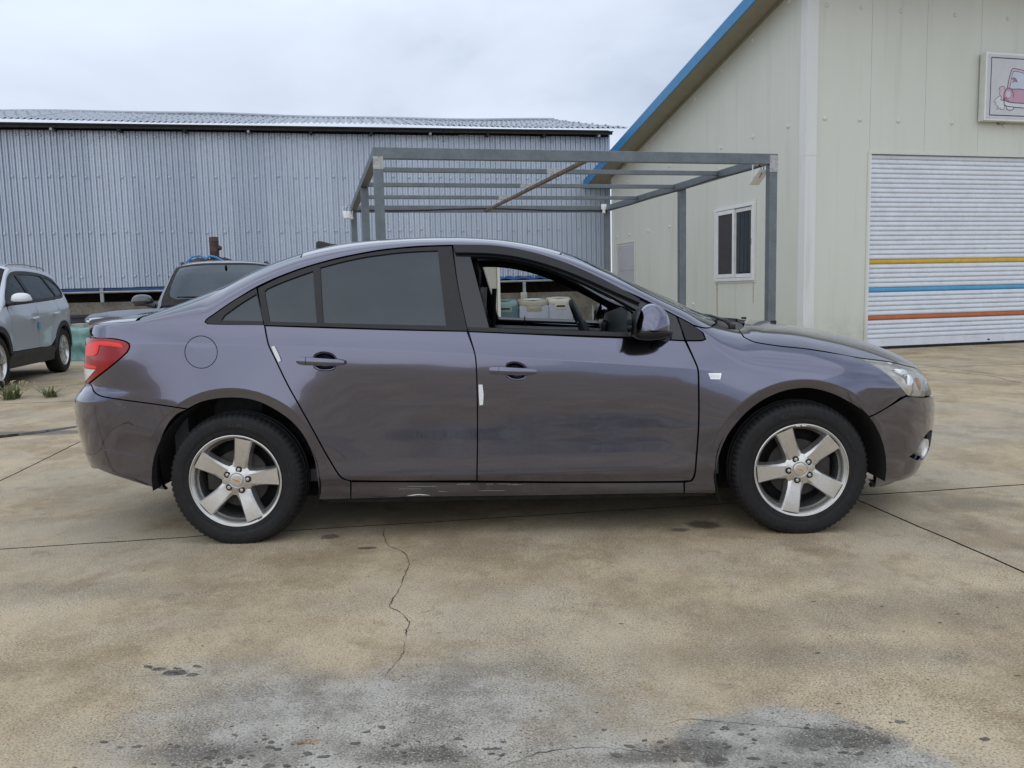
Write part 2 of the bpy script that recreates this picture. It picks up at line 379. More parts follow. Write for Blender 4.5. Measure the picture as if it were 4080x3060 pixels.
def triangulate(outer, holes, grid, lines=()):
    """constrained triangulation of outline with holes and evenly spread inner points"""
    loops = [outer] + list(holes)
    lo, hi = outer.min(0), outer.max(0)
    gx = np.arange(lo[0], hi[0], grid); gy = np.arange(lo[1], hi[1], grid)
    G = np.array([(x + (grid / 2 if j % 2 else 0), y) for j, y in enumerate(gy) for x in gx]) if len(gx) and len(gy) else np.zeros((0, 2))
    if len(G):
        k = inside(outer, G)
        for h in holes: k &= ~inside(h, G)
        G = G[k]
        if len(G):
            allb = np.concatenate(loops)
            keep = np.ones(len(G), bool)
            for s0 in range(0, len(G), 2000):
                d = np.min(((G[s0:s0 + 2000, None, :] - allb[None]) ** 2).sum(-1), 1); keep[s0:s0 + 2000] = d > (grid * .45) ** 2
            G = G[keep]
    V = []; E = []; 
    for L in loops:
        b = len(V); V += [Vector((p[0], p[1])) for p in L]; E += [(b + i, b + (i + 1) % len(L)) for i in range(len(L))]
    for L in lines:
        k = inside(outer, L)
        for h in holes: k &= ~inside(h, L)
        if len(G): 
            d = np.min(((G[:, None, :] - L[None]) ** 2).sum(-1), 1) if len(L) else None
            G = G[d > (.008) ** 2]
        V += [Vector((p[0], p[1])) for p in L[k]]
    V += [Vector((p[0], p[1])) for p in G]
    r = delaunay_2d_cdt(V, E, [], 1, 1e-6)
    v2 = np.array([(a.x, a.y) for a in r[0]]); tri = [tuple(f) for f in r[2]]
    if holes:
        ct = np.array([v2[list(f)].mean(0) for f in tri]); k = np.ones(len(tri), bool)
        for h in holes: k &= ~inside(h, ct)
        tri = [f for f, a in zip(tri, k) if a]
    return v2, tri

def panel(name, B, outline, m, parent, holes=(), grid=.03, off=0., thick=.012, gap=.0, both=False, lines=(), step=.02, corner=32., rim=True):
    """a piece of sheet cut out of the body surface B: outline in surface coordinates, folded edge, optional mirror half"""
    o = densify(outline, step, corner)
    if area2(o) < 0: o = o[::-1]
    if gap: o = inset(o, gap)
    hs = []
    for h in holes:
        q = densify(h, step, corner)
        if area2(q) < 0: q = q[::-1]
        hs.append(q)
    v2, tri = triangulate(o, hs, grid, lines)
    S = B.S(v2[:, 0], v2[:, 1]); N = B.N(v2[:, 0], v2[:, 1])
    if both:
        c = np.abs(S[:, 1]) < 1.2e-2; S[c, 1] = 0; N[c, 1] = 0; N /= np.maximum(np.linalg.norm(N, axis=1, keepdims=True), 1e-9)
    S = S + N * off
    V = [tuple(p) for p in S]; NN = [tuple(p) for p in N]; F = []
    for f in tri:
        a, b, c3 = (S[i] for i in f[:3])
        F.append(f if np.cross(b - a, c3 - a) @ (N[f[0]] + N[f[1]] + N[f[2]]) >= 0 else f[::-1])
    if rim and thick:
        for li, L in enumerate([o] + hs):
            s = B.S(L[:, 0], L[:, 1]); n = B.N(L[:, 0], L[:, 1]); s = s + n * off
            if both: skip = np.abs(s[:, 1]) < 1.6e-2
            tg = np.roll(s, -1, 0) - np.roll(s, 1, 0); tg /= np.maximum(np.linalg.norm(tg, axis=1, keepdims=True), 1e-9)
            on = np.cross(tg, n) * (1 if li == 0 else -1)
            b0 = len(V); k = len(L)
            V += [tuple(p) for p in s] + [tuple(p) for p in s - n * thick + on * (-.001)]; NN += [tuple(p) for p in on] * 2
            for i in range(k):
                j = (i + 1) % k
                if both and skip[i] and skip[j]: continue
                F.append((b0 + i, b0 + k + i, b0 + k + j, b0 + j) if li == 0 else (b0 + i, b0 + j, b0 + k + j, b0 + k + i))
    if both:
        b = len(V); V += [(x, -y, z) for x, y, z in V]; NN += [(x, -y, z) for x, y, z in NN]; F += [tuple(i + b for i in f[::-1]) for f in F]
    return add(name, V, F, m, parent, normals=NN)
def mirror(o, parent=None):
    """the same piece on the other side of the car"""
    c = copy_tree(o, parent or o.parent); c.scale = (1, -1, 1); return c
def prism(name, poly, m, parent, frame, depth, holes=(), bevel=0):
    """flat outline (a,b) pushed through depth ; frame=(origin, a-axis, b-axis, normal)"""
    o, A, Bx, Nn = (np.array(t, float) for t in frame)
    p = np.array(poly, float); p = p if area2(p) > 0 else p[::-1]
    hs = [np.array(h, float) if area2(h) > 0 else np.array(h, float)[::-1] for h in holes]
    loops = [p] + hs; V = []; E = []
    for L in loops:
        b = len(V); V += [Vector(q) for q in L]; E += [(b + i, b + (i + 1) % len(L)) for i in range(len(L))]
    r = delaunay_2d_cdt(V, E, [], 1, 1e-6)
    v2 = [(a.x, a.y) for a in r[0]]; n = len(v2); T3 = [tuple(t) for t in r[2]]
    if hs:
        ct = np.array([np.mean([v2[i] for i in t], 0) for t in T3]); k = np.ones(len(T3), bool)
        for h in hs: k &= ~inside(h, ct)
        T3 = [t for t, a in zip(T3, k) if a]
    P3 = lambda q, d: o + A * q[0] + Bx * q[1] + Nn * d
    v = [P3(q, 0) for q in v2] + [P3(q, -depth) for q in v2]; f = T3 + [tuple(i + n for i in t[::-1]) for t in T3]
    for li, L in enumerate(loops):
        b = len(v); k = len(L); v += [P3(q, 0) for q in L] + [P3(q, -depth) for q in L]
        for i in range(k):
            j = (i + 1) % k; f.append((b + i, b + k + i, b + k + j, b + j))
    return add(name, v, f, m, parent)

# ---------------------------------------------------------------- concrete yard
def concrete(name):
    t = NT(name); p = t.pos; xyz = t.sep()
    big = t.noise(.62, 5, .66); mid = t.noise(1.9, 7, .70, t.mapv((1, .7, 1), rot=(0, 0, R(12)))); fine = t.noise(42., 4, .8); grit = t.noise(150., 3, .75)
    bro = t.noise(1.15, 8, .72, t.mapv(loc=(3.3, 7.1, 0)), dist=.2); drt = t.noise(4.5, 6, .72, t.mapv(loc=(9., 2., 0)))
    c = t.mix(t.ramp(mid, .32, .68), (.345, .262, .158), (.585, .470, .305))
    c = t.mix(t.math('MULTIPLY', t.ramp(big, .40, .66), .55), c, (.450, .410, .335))
    c = t.mix(t.math('MULTIPLY', t.ramp(bro, .50, .62), .58), c, (.285, .203, .112))
    c = t.mix(t.math('MULTIPLY', t.ramp(drt, .56, .68), .45), c, (.175, .145, .105))
    # worn grey areas where the cement skin is gone
    wob_ = [t.math('MULTIPLY', t.math('SUBTRACT', t.noise(s_, 5, .68), .5), a_) for s_, a_ in ((2.2, 1.7), (7., 1.6), (16., 1.5))]
    def patch(cx, cy, rx, ry, soft, amp, ns=2.2):
        dx = t.math('DIVIDE', t.math('SUBTRACT', xyz[0], cx), rx); dy = t.math('DIVIDE', t.math('SUBTRACT', xyz[1], cy), ry)
        d = t.math('SQRT', t.math('ADD', t.math('MULTIPLY', dx, dx), t.math('MULTIPLY', dy, dy)))
        d = t.math('ADD', d, wob_[min(range(3), key=lambda i: abs(math.log(ns / (2.2, 7., 16.)[i])))])
        return t.math('MULTIPLY', t.ramp(d, 1. + soft, 1. - soft), amp)
    grey = patch(-.42, 2.18, .62, .36, .45, .9)
    for a in ((.70, 1.95, .34, .24, .14, .95), (.10, 1.92, .42, .20, .35, .8), (-.95, 2.52, .26, .12, .6, .5), (3.2, 6.5, 1.6, .5, .7, .4)): grey = t.math('MAXIMUM', grey, patch(*a))
    c = t.mix(grey, c, t.mix(t.ramp(drt, .38, .62), (.22, .208, .185), (.45, .43, .385)))
    # damp and oil marks
    dark = patch(-.91, 4.0, .045, .04, .25, .75, 14.)
    for a in ((.94, 4.06, .075, .07, .3, .8, 12.), (.80, 3.98, .05, .03, .3, .7, 14.), (-1.09, 2.53, .04, .022, .3, .95, 20.), (-1.15, 2.56, .025, .014, .3, .9, 25.), (-.69, 3.80, .045, .018, .3, .8, 20.),
              (.42, 2.02, .12, .05, .45, .75, 7.), (.80, 2.06, .16, .06, .5, .75, 6.), (.48, 1.97, .04, .03, .3, .9, 14.), (.55, 1.90, .035, .03, .3, .9, 14.), (-.85, 2.06, .16, .05, .6, .65, 9.), (.32, 1.99, .10, .03, .5, .7, 7.), (-4.3, 7.5, .9, .12, .5, .8, 3.), (2.45, 4.35, .18, .12, .6, .4, 8.), (-.25, 2.02, .12, .04, .5, .6, 8.), (1.5, 2.9, .8, .16, .8, .35, 2.2), (.9, 2.55, .7, .10, .8, .3, 2.2), (-1.8, 3.3, .6, .10, .8, .25, 2.2)):
        dark = t.math('MAXIMUM', dark, patch(*a))
    c = t.mix(dark, c, (.060, .052, .042))
    c = t.mix(patch(-.56, 2.10, .035, .012, .5, .6, 16.), c, (.33, .16, .05))
    # aggregate: pores, chips and pale stones, unevenly spread
    spread = t.ramp(t.noise(1.9, 4, .6, t.mapv(loc=(5, 5, 0))), .32, .68, .62, 1.1)
    v1 = t.n('TexVoronoi', Scale=64., Randomness=1.); t.set(v1.inputs['Vector'], t.mapv((1, 1, .3)))
    pores = t.math('MULTIPLY', t.ramp(v1.outputs['Distance'], .34, .10), t.ramp(fine, .52, .40), True)
    pores = t.math('MULTIPLY', pores, t.math('ADD', spread, grey), True)
    c = t.mix(t.math('MULTIPLY', pores, .7), c, (.075, .066, .055))
    c = t.mix(t.math('MULTIPLY', t.math('MULTIPLY', t.ramp(grit, .54, .66), spread), .62), c, (.70, .63, .51))
    c = t.mix(t.math('MULTIPLY', t.math('MULTIPLY', t.ramp(grit, .47, .36), spread), .85), c, (.085, .070, .050))
    h = t.math('ADD', t.math('MULTIPLY', fine, .6), t.math('MULTIPLY', grit, .5))
    bs = t.pbsdf(Base_Color=c, Roughness=t.ramp(dark, 0., 1., .84, .42), Specular_IOR_Level=.35, Normal=t.bump(h, .30, .004))
    return t.done(bs)
MT['concrete'] = concrete('yard_concrete')
MT['joint'] = simple('joint_dirt', (.030, .025, .018), .95, var=.4, vscale=20)
MT['crackmat'] = simple('crack_dirt', (.05, .043, .034), .95, var=.4, vscale=30)

ground = add('ground', [(-300, -300, -.014), (300, -300, -.014), (300, 300, -.014), (-300, 300, -.014)], [(0, 1, 2, 3)], 'joint')
tag(ground, kind='structure')
outer = []
SL_O, SL_A = np.array((1.86, 4.57)), R(8.6); su = np.array((math.cos(SL_A), math.sin(SL_A))); sv = np.array((-su[1], su[0]))
LU, LV, GP = 5.1, 6.3, .0075
def wob(a, b, amp=.006, n=60):
    k = np.linspace(0, 1, n); d = b - a; L = np.linalg.norm(d); nr_ = np.array((-d[1], d[0])) / L
    w = sum(np.sin(k * L * f + random.uniform(0, 6)) * amp / (1 + i) for i, f in enumerate((1.1, 3.7, 9.3, 21., 47.)))
    return [a + d * t + nr_ * w[i] for i, t in enumerate(k)]
U0, U1, V0, V1 = -5, 4, -3, 5
edge = {}
def line(i, j, di, dj):
    key = (i, j, di, dj)
    if key not in edge: edge[key] = wob(SL_O + su * i * LU + sv * j * LV, SL_O + su * (i + di) * LU + sv * (j + dj) * LV)
    return edge[key]
for i in range(U0, U1):
    for j in range(V0, V1):
        lp = line(i, j, 1, 0)[:-1] + line(i + 1, j, 0, 1)[:-1] + line(i, j + 1, 1, 0)[::-1][:-1] + line(i, j, 0, 1)[::-1][:-1]
        lp = inset(np.array(lp), GP); n = len(lp); z = random.uniform(-.0012, .0012)
        v = [(p[0], p[1], z) for p in lp] + [(p[0], p[1], z - .013) for p in lp]
        f = [tuple(range(n))] + [(k, n + k, n + (k + 1) % n, (k + 1) % n) for k in range(n)]
        o = add('concrete_slab', v, f, 'concrete', ground); o.data.materials.append(MT['joint'])
        for q in o.data.polygons[1:]: q.material_index = 1
# plain concrete out to the horizon, round the jointed slabs
cs = [SL_O + su * a * LU + sv * b * LV for a, b in ((U0, V0), (U1, V0), (U1, V1), (U0, V1))]; big_ = [(-300, -300), (300, -300), (300, 300), (-300, 300)]
pts = [(p[0], p[1], -.002) for p in cs] + [(p[0], p[1], -.002) for p in big_]
add('outer_yard', pts, [(4, 5, 1, 0), (5, 6, 2, 1), (6, 7, 3, 2), (7, 4, 0, 3)], 'concrete', ground)
def ribbon(path, w0, name='crack'):
    p = densify(path, .012, 80, closed=False); n = len(p); p = p + rng.normal(0, .0022, p.shape); d = np.gradient(p, axis=0); d /= np.maximum(np.linalg.norm(d, axis=1, keepdims=True), 1e-9); nr_ = np.stack([-d[:, 1], d[:, 0]], 1)
    w = w0 * (.35 + .65 * np.abs(np.sin(np.arange(n) * .31 + 1) * np.sin(np.arange(n) * .117))) * np.minimum(1, np.minimum(np.arange(n), n - 1 - np.arange(n)) / 6 + .1)
    v = [(*(p[i] + nr_[i] * w[i]), .0025) for i in range(n)] + [(*(p[i] - nr_[i] * w[i]), .0025) for i in range(n)]
    return add(name, v, [(i, n + i, n + i + 1, i + 1) for i in range(n - 1)], 'crackmat', ground)
ribbon([(-.66, 4.15), (-.66, 4.08), (-.63, 3.93), (-.60, 3.83), (-.57, 3.79), (-.51, 3.71), (-.47, 3.55), (-.47, 3.38), (-.47, 3.24), (-.48, 3.05), (-.44, 3.00), (-.39, 2.90), (-.39, 2.81), (-.385, 2.75)], .0024)
ribbon([(-.385, 2.75), (-.38, 2.63), (-.40, 2.53), (-.42, 2.44)], .0012)
ribbon([(.38, 2.14), (.46, 2.17), (.56, 2.15), (.66, 2.13), (.77, 2.11), (.86, 2.08)], .0012)
ribbon([(-.06, 1.95), (.05, 2.02), (.17, 2.04), (.30, 2.02), (.40, 1.99)], .0015)
ribbon([(-7.2, 11.2), (-6.4, 11.7), (-5.9, 12.2), (-5.3, 12.6)], .012)
ribbon([(5.45, 11.3), (5.75, 10.9), (5.95, 10.4), (5.9, 9.9), (5.85, 9.3)], .010)
ribbon([(-.30, 3.02), (-.345, 2.985), (-.36, 2.975)], .003)
# small broken-out pits and tar specks
cm = MB()
def pit(x, y, r):
    n = 9; a0 = random.uniform(0, 6.28); el = random.uniform(1.2, 2.2); ro = random.uniform(-.5, .5); p = []
    for k in range(n):
        rr = r * random.uniform(.55, 1.25); t_ = a0 + 6.283 * k / n; u, v_ = rr * el * math.cos(t_), rr * math.sin(t_); p.append((x + u * math.cos(ro) - v_ * math.sin(ro), y + u * math.sin(ro) + v_ * math.cos(ro), .0016 + random.uniform(0, .0006)))
    cm.raw(p + [(x, y, .0018)], [(k, (k + 1) % n, n) for k in range(n)])
for cx_, cy_, sx_, sy_, n_, r_ in ((-.58, 2.04, .20, .05, 46, .0075), (-.80, 2.12, .14, .05, 18, .006), (.42, 2.03, .16, .05, 30, .007), (.86, 2.06, .10, .04, 22, .008), (.55, 1.93, .10, .04, 14, .010), (-.15, 2.02, .16, .05, 22, .006), (-1.11, 2.54, .05, .02, 6, .010), (1.15, 2.75, .30, .16, 16, .0045), (.2, 2.6, .9, .4, 22, .0035), (-1.0, 3.0, .8, .4, 16, .0035), (1.9, 3.0, .4, .3, 10, .004)):
    for k in range(n_): pit(random.gauss(cx_, sx_), random.gauss(cy_, sy_), r_ * random.uniform(.3, 1.25))
MT['pitmat'] = simple('pit_dirt', (.125, .114, .097), .95, var=.5, vscale=25, bump=.4, bscale=120)
tag(cm.build('surface_pits', 'pitmat', ground), kind='stuff')
# loose stones and chips
pm = MB()
for k in range(420):
    x, y = random.uniform(-2.2, 2.2), random.uniform(1.8, 4.6); r = random.uniform(.0015, .0042) * (2.0 if random.random() < .05 else 1)
    pm.raw([(x + r * a * random.uniform(.7, 1.3), y + r * b * random.uniform(.7, 1.3), r * c * .7) for a, b, c in ((1, 0, 0), (0, 1, 0), (-1, 0, 0), (0, -1, 0), (0, 0, 1))], [(0, 1, 4), (1, 2, 4), (2, 3, 4), (3, 0, 4)])
MT['pebble'] = simple('pebbles', (.36, .34, .30), .9, var=.6, vscale=40)
tag(pm.build('loose_grit', 'pebble'), 'fine pale grit scattered over the concrete', 'gravel', kind='stuff')
t = NT('puddle_water'); MT['water'] = t.done(t.pbsdf(Base_Color=t.mix(t.noise(4.), (.045, .042, .036), (.07, .062, .05)), Roughness=.04, Specular_IOR_Level=.5, IOR=1.33, Normal=t.bump(t.noise(30.), .01)))
pp = densify([(-4.75, 7.14), (-4.55, 7.22), (-4.38, 7.38), (-4.2, 7.62), (-4.08, 7.85), (-4.16, 7.86), (-4.32, 7.66), (-4.5, 7.46), (-4.68, 7.36), (-4.9, 7.32), (-4.95, 7.2)], .05, 90)
tag(add('puddle', [(a, b, .0035) for a, b in pp], [tuple(range(len(pp)))], 'water'), kind='structure')

# ---------------------------------------------------------------- corrugated warehouse behind the yard
WH = empty('warehouse', (2.861, 24.0, 0), .185, 'blue-grey corrugated metal warehouse with wavy roof across the back of the yard', 'warehouse')
t = NT('corrugated_blue_grey'); f = t.math('ADD', t.math('MULTIPLY', t.noise(1.3, 5, .6, t.mapv((1, 1, .25))), .7), t.math('MULTIPLY', t.n('ObjectInfo').outputs['Random'], .3))
MT['corr'] = t.done(t.pbsdf(Base_Color=t.mix(t.ramp(f, .3, .7), (.425, .485, .58), (.51, .57, .665)), Roughness=t.ramp(t.noise(7.), .3, .7, .34, .46), Metallic=.2, Normal=t.bump(t.noise(2.5, 3), .05, .02)))
MT['roofmat'] = simple('roof_sheet', (.40, .435, .48), .4, .3, var=.10, vscale=3, dirt=.10)
MT['eave'] = simple('eave_shade_black', (.016, .016, .018), .8, var=.4)  # near-black colour stands in for the shade under the roof overhang
MT['oldconc'] = simple('stained_concrete', (.17, .155, .13), .95, var=.35, vscale=2.5, bump=.3, bscale=20, dirt=.7)
MT['void'] = simple('unlit_interior', (.030, .022, .018), .9, var=.5, vscale=3)  # interior darkness put into the wall colour
MT['blue'] = simple('blue_tarpaulin', (.02, .085, .30), .45, var=.35, vscale=6, bump=.3, bscale=9)
MT['pipe'] = simple('grey_pipe', (.30, .32, .33), .45, .4, var=.2)
PT = .1415
def corr_sheet(n, z0, z1):
    prof = []
    for k in range(n):
        x = k * PT; prof += [(x, 0.), (x + .030, 0.), (x + .034, -.046), (x + .064, -.046), (x + .068, -.026), (x + .098, -.026), (x + .102, -.046), (x + .132, -.046), (x + .1365, 0.)]
    prof.append((n * PT + .03, 0.))
    v = [(x, y, z0) for x, y in prof] + [(x, y, z1) for x, y in prof] + [(x, y + .003, z0) for x, y in prof]; m = len(prof)
    return v, [(i, i + 1, m + i + 1, m + i) for i in range(m - 1)] + [(2 * m + i, 2 * m + i + 1, i + 1, i) for i in range(m - 1)]
NS = 6; nsh = 22
v, f = corr_sheet(NS, 0, 1); base = None
for k in range(nsh):
    x0 = -(k + 1) * NS * PT; zb_ = 1.60 + (-.028 if k in (0, 1, 2, 8, 9, 14, 15, 16, 17) else 0) + random.uniform(-.008, .008) - .06 * min(1, k / 16); zt_ = 5.42 + random.uniform(-.012, .012)
    if base is None: o = base = add('wall_sheet', v, f, 'corr', WH)
    else: o = base.copy(); col.objects.link(o)
    o.location = (x0, random.uniform(-.004, .004) - .004 * (k % 2), zb_); o.scale = (1, 1, zt_ - zb_)
capm = MB().box((-.026, -.022, -.030), (.026, .004, .030), .008); cb0 = None; nfast = 0
for row, z in enumerate((5.30, 4.30, 2.90, 1.80)):
    k = random.randint(0, 1)
    while k < nsh * NS:
        x = -k * PT - PT + .049
        if cb0 is None: o = cb0 = capm.build('fastener', 'corr', WH, True)
        else: o = cb0.copy(); col.objects.link(o)
        o.location = (x, -.050, z + random.uniform(-.025, .025)); nfast += 1
        k += random.choice((2, 2, 2, 3, 4)) if row else random.choice((2, 2, 3))
# roof: sinusoidal sheets rising to a sagging ridge
def ridge(x): return 6.585 + .035 * math.sin(x * .40 + .6) - .012 * math.sin(x * 1.3)
RW = .147; nr = 18; per = 8
for k in range(nr):
    xa = .42 - (k + 1) * per * RW; n = per * 8; v = []; f = []
    for i in range(n + 1):
        x = xa + (per * RW + .02) * i / n; wv = .024 * math.cos(2 * math.pi * x / RW)
        for jj, s in enumerate((0., .45, 1.)):
            sk = max(0., (x + .9) / 1.3) * 1.05 if x > -.9 else 0.
            yy = -.42 + 4.1 * s; xx = x - sk * s
            v.append((xx, yy, 5.60 + .02 * math.sin(x * .7) + (ridge(x) - 5.60) * s - .02 * math.sin(math.pi * s) * (1 + math.sin(x)) + wv))
    for i in range(n):
        for jj in range(2): f.append((i * 3 + jj, (i + 1) * 3 + jj, (i + 1) * 3 + jj + 1, i * 3 + jj + 1))
    add('roof_sheet', v, f, 'roofmat', WH, smooth=True).location = (0, 0, .004 * (k % 2))
rc = MB()
for s in (.06, .22, .40, .60, .80, .94):
    for k in range(int(nr * per / 2)):
        x = .42 - (k * 2 + 1) * RW + random.choice((0, RW)) * 0; sk = max(0., (x + .9) / 1.3) * 1.05 if x > -.9 else 0.
        zz = 5.60 + .02 * math.sin(x * .7) + (ridge(x) - 5.60) * s + .015
        rc.box((x - sk * s - .024, -.42 + 4.1 * s - .03, zz), (x - sk * s + .024, -.42 + 4.1 * s + .03, zz + .028))
tag(rc.build('roof_fastener_caps', 'corr', WH), kind='stuff')
rd_ = MB(); xs_ = np.linspace(-22, -.65, 60)
rd_.tube([(x, 3.70, ridge(x) + .03) for x in xs_], .05, 8); rd_.build('ridge_cap', 'roofmat', WH, True)
ev = MB(); ev.box((-20.2, .05, 5.38), (.02, .12, 5.62)); ev.box((-20.2, -.40, 5.50), (.02, .10, 5.515)); ev.box((-20.2, -.36, 5.43), (0.0, -.30, 5.50)); ev.build('eave_shade_board', 'eave', WH)  # dark strips fill the shaded gap between wall sheets and roof
for k in range(13): MB().box((-.4 - k * 1.55, -.34, 5.37), (-.34 - k * 1.55, .05, 5.44), .005).build('rafter_bracket', 'pipe' if k % 3 == 0 else 'eave', WH)
sw_ = MB(); sw_.box((-.004, 0., 1.55), (.03, 8., 5.6)); sw_.build('side_wall', 'corr', WH)
bw_ = MB(); bw_.box((-20.2, .10, 0), (0, .30, 1.15), .01); bw_.build('base_wall', 'oldconc', WH)
MB().box((-20.2, 1.4, 0), (0, 1.5, 5.4)).build('inner_wall', 'void', WH)
MB().box((-20.2, .02, 1.445), (-9., .12, 1.62)).build('sill_beam', 'blue', WH)
MB().tube([(-20, -.06, 1.38), (-12, -.06, 1.41), (0.0, -.06, 1.49)], .03, 8).build('pipe_rail', 'pipe', WH, True)
for k in range(9): MB().box((-.35 - k * 2.2, -.08, 1.15), (-.27 - k * 2.2, 0.0, 1.50)).build('rail_post', 'pipe', WH)
xs_ = np.linspace(-8., -.2, 70); v = []
for i, x in enumerate(xs_):
    for j, z in enumerate((1.62, 1.575, 1.53)): v.append((x, -.03 - .035 * abs(math.sin(x * 9 + j)) - .02 * math.sin(x * 23), z - (.02 * math.sin(x * 13) if j == 2 else 0)))
f = [(i * 3 + j, i * 3 + 3 + j, i * 3 + 4 + j, i * 3 + 1 + j) for i in range(69) for j in range(2)]
tp = add('blue_tarp', v, f, 'blue', None, smooth=True); tp.matrix_world = Matrix.Translation((2.861, 24, 0)) @ Matrix.Rotation(.185, 4, 'Z')
tag(tp, 'narrow crumpled blue tarp strip along the warehouse sill', 'tarp')

# ---------------------------------------------------------------- cream panel building with roller door
BD = empty('workshop', (5.0947, 14.5684, 0), .258568, 'cream sandwich-panel workshop with blue roof edge and striped roller door', 'building')
def panelmat(name, a, b):
    t = NT(name); f = t.noise(.9, 5, .6, t.mapv((1, 1, .3))); st = t.ramp(t.noise(5., 6, .65, t.mapv((1, 1, .06))), .52, .82)
    c = t.mix(t.ramp(f, .3, .7), a, b); c = t.mix(t.math('MULTIPLY', st, .34), c, (.40, .37, .29))
    z = t.sep()[2]; c = t.mix(t.math('MULTIPLY', t.ramp(z, .8, 0.), t.math('MULTIPLY', t.ramp(t.noise(3., 5, .7), .35, .7), .5)), c, (.26, .23, .18))
    return t.done(t.pbsdf(Base_Color=c, Roughness=.42, Specular_IOR_Level=.4, Normal=t.bump(t.noise(1.6, 3), .08, .02)))
MT['cream'] = panelmat('cream_panel', (.610, .630, .565), (.66, .675, .61)); MT['flash'] = panelmat('pale_flashing', (.68, .70, .69), (.74, .76, .75))
MT['bluefascia'] = simple('blue_fascia', (.020, .20, .44), .35, .1, var=.08); MT['soffit'] = simple('soffit_beige', (.30, .285, .22), .6, var=.08)
MT['seam'] = simple('panel_seam', (.16, .155, .125), .8)
MT['stainrun'] = simple('rusty_run', (.40, .33, .20), .8, var=.3, vscale=20)
WT = lambda u: 6.40 - .241 * u
LF = ((0, 0, 0), (0, 1, 0), (0, 0, 1), (-1, 0, 0)); FF = ((0, 0, 0), (1, 0, 0), (0, 0, 1), (0, -1, 0))
seams = [0., 1.119, 2.298, 3.484, 4.668, 5.85, 7.03, 8.21, 8.85]; g = .0025
for a, b in zip(seams[:-1], seams[1:]):
    a += g; b -= g
    if a < 1.2 and b > 1.2 and b < 2.4: p = [(a, 0), (b, 0), (b, 1.29), (1.575, 1.29), (1.575, 2.78), (b, 2.78), (b, WT(b)), (a, WT(a))]
    elif 2.2 < a < 2.4: p = [(a, 0), (b, 0), (b, WT(b)), (a, WT(a)), (a, 2.78), (3.10, 2.78), (3.10, 1.29), (a, 1.29)]
    else: p = [(a, 0), (b, 0), (b, WT(b)), (a, WT(a))]
    prism('wall_panel', p, 'cream', BD, LF, .1)
fs = [0., 1.262, 2.389, 3.539, 4.65, 5.8, 6.9, 8.0]
for a, b in zip(fs[:-1], fs[1:]):
    if a < 1: prism('wall_panel', [(a + .003, 0), (b - g, 0), (b - g, 6.38), (a + .003, 6.38)], 'cream', BD, FF, .1)
    elif a < 5.5: prism('wall_panel', [(a + g, 3.455), (b - g, 3.455), (b - g, 6.38), (a + g, 6.38)], 'cream', BD, FF, .1)
    else: prism('wall_panel', [(a + g, 0), (b - g, 0), (b - g, 6.38), (a + g, 6.38)], 'cream', BD, FF, .1)
sm_ = MB(); sm_.box((.06, .1, 0), (.09, 8.8, 4.2)); sm_.box((.12, .05, 3.5), (7.9, .09, 6.3)); sm_.box((.06, .0, 4.), (.09, 3.5, 5.5)); sm_.build('wall_core', 'seam', BD)
MB().box((.1, 8.80, 0), (8., 8.9, 4.2)).build('back_wall', 'cream', BD)
# corner flashing in two lengths
for z0, z1, e in ((0., 3.39, 0.), (3.375, 6.36, .004)):
    fl = MB(); fl.box((-.012 - e, -.012 - e, z0), (.20, -.0015, z1)); fl.box((-.012 - e, -.0015, z0), (-.0015, .17, z1)); fl.build('corner_flashing', 'flash', BD)
fl = MB(); fl.box((-.010, 8.72, 0), (-.0015, 8.87, 4.25)); fl.build('corner_flashing', 'flash', BD)
# bolts
bm_ = MB().lathe([(.0, -.030), (.018, -.028), (.032, -.018), (.040, 0.)], 14); b0 = None
def bolt(pos, rz):
    global b0
    if b0 is None: o = b0 = bm_.build('panel_bolt', 'cream', BD, True)
    else: o = b0.copy(); col.objects.link(o)
    o.location = pos; o.rotation_euler = (0, 0, rz)
for u in (.352, 1.04, 1.822, 2.956, 4.095): bolt((u, 0, 5.85), 0); bolt((u + .01, 0, 4.0 if u < 3.9 else 3.985), 0)
for u, z in ((.565, 6.07), (1.732, 5.761), (2.89, 5.50), (4.05, 5.22), (5.264, 4.94), (6.458, 4.651), (7.65, 4.37), (.53, 3.96), (1.702, 3.99), (2.892, 3.988), (4.08, 3.985), (5.281, 3.98), (6.48, 3.96), (7.652, 3.94), (5.28, 2.60), (6.481, 2.594), (7.659, 2.586), (8.484, 2.578), (6.47, .8), (5.27, .82), (4.1, .82)): bolt((0, u, z), R(-90))
# roof edge: slab with blue fascia and beige soffit
def slope_box(name, u0, u1, x0, x1, d0, d1, m):
    v = []
    for u in (u0, u1):
        for x in (x0, x1):
            for d in (d0, d1): v.append((x, u, WT(u) + d))
    add(name, v, [(0, 1, 3, 2), (4, 6, 7, 5), (0, 4, 5, 1), (2, 3, 7, 6), (0, 2, 6, 4), (1, 5, 7, 3)], m, BD)
slope_box('soffit', -1.2, 9.55, -.50, 0.05, -.035, -.005, 'soffit')
slope_box('roof_slab', -1.2, 9.58, -.515, 8.2, 0., .10, 'roofmat')
slope_box('fascia', -1.2, 9.60, -.545, -.518, -.095, .135, 'bluefascia')
slope_box('fascia', 9.585, 9.61, -.516, 8.2, -.095, .135, 'bluefascia')
slope_box('wall_trim', -.02, 8.86, -.035, -.003, -.085, -.04, 'soffit')
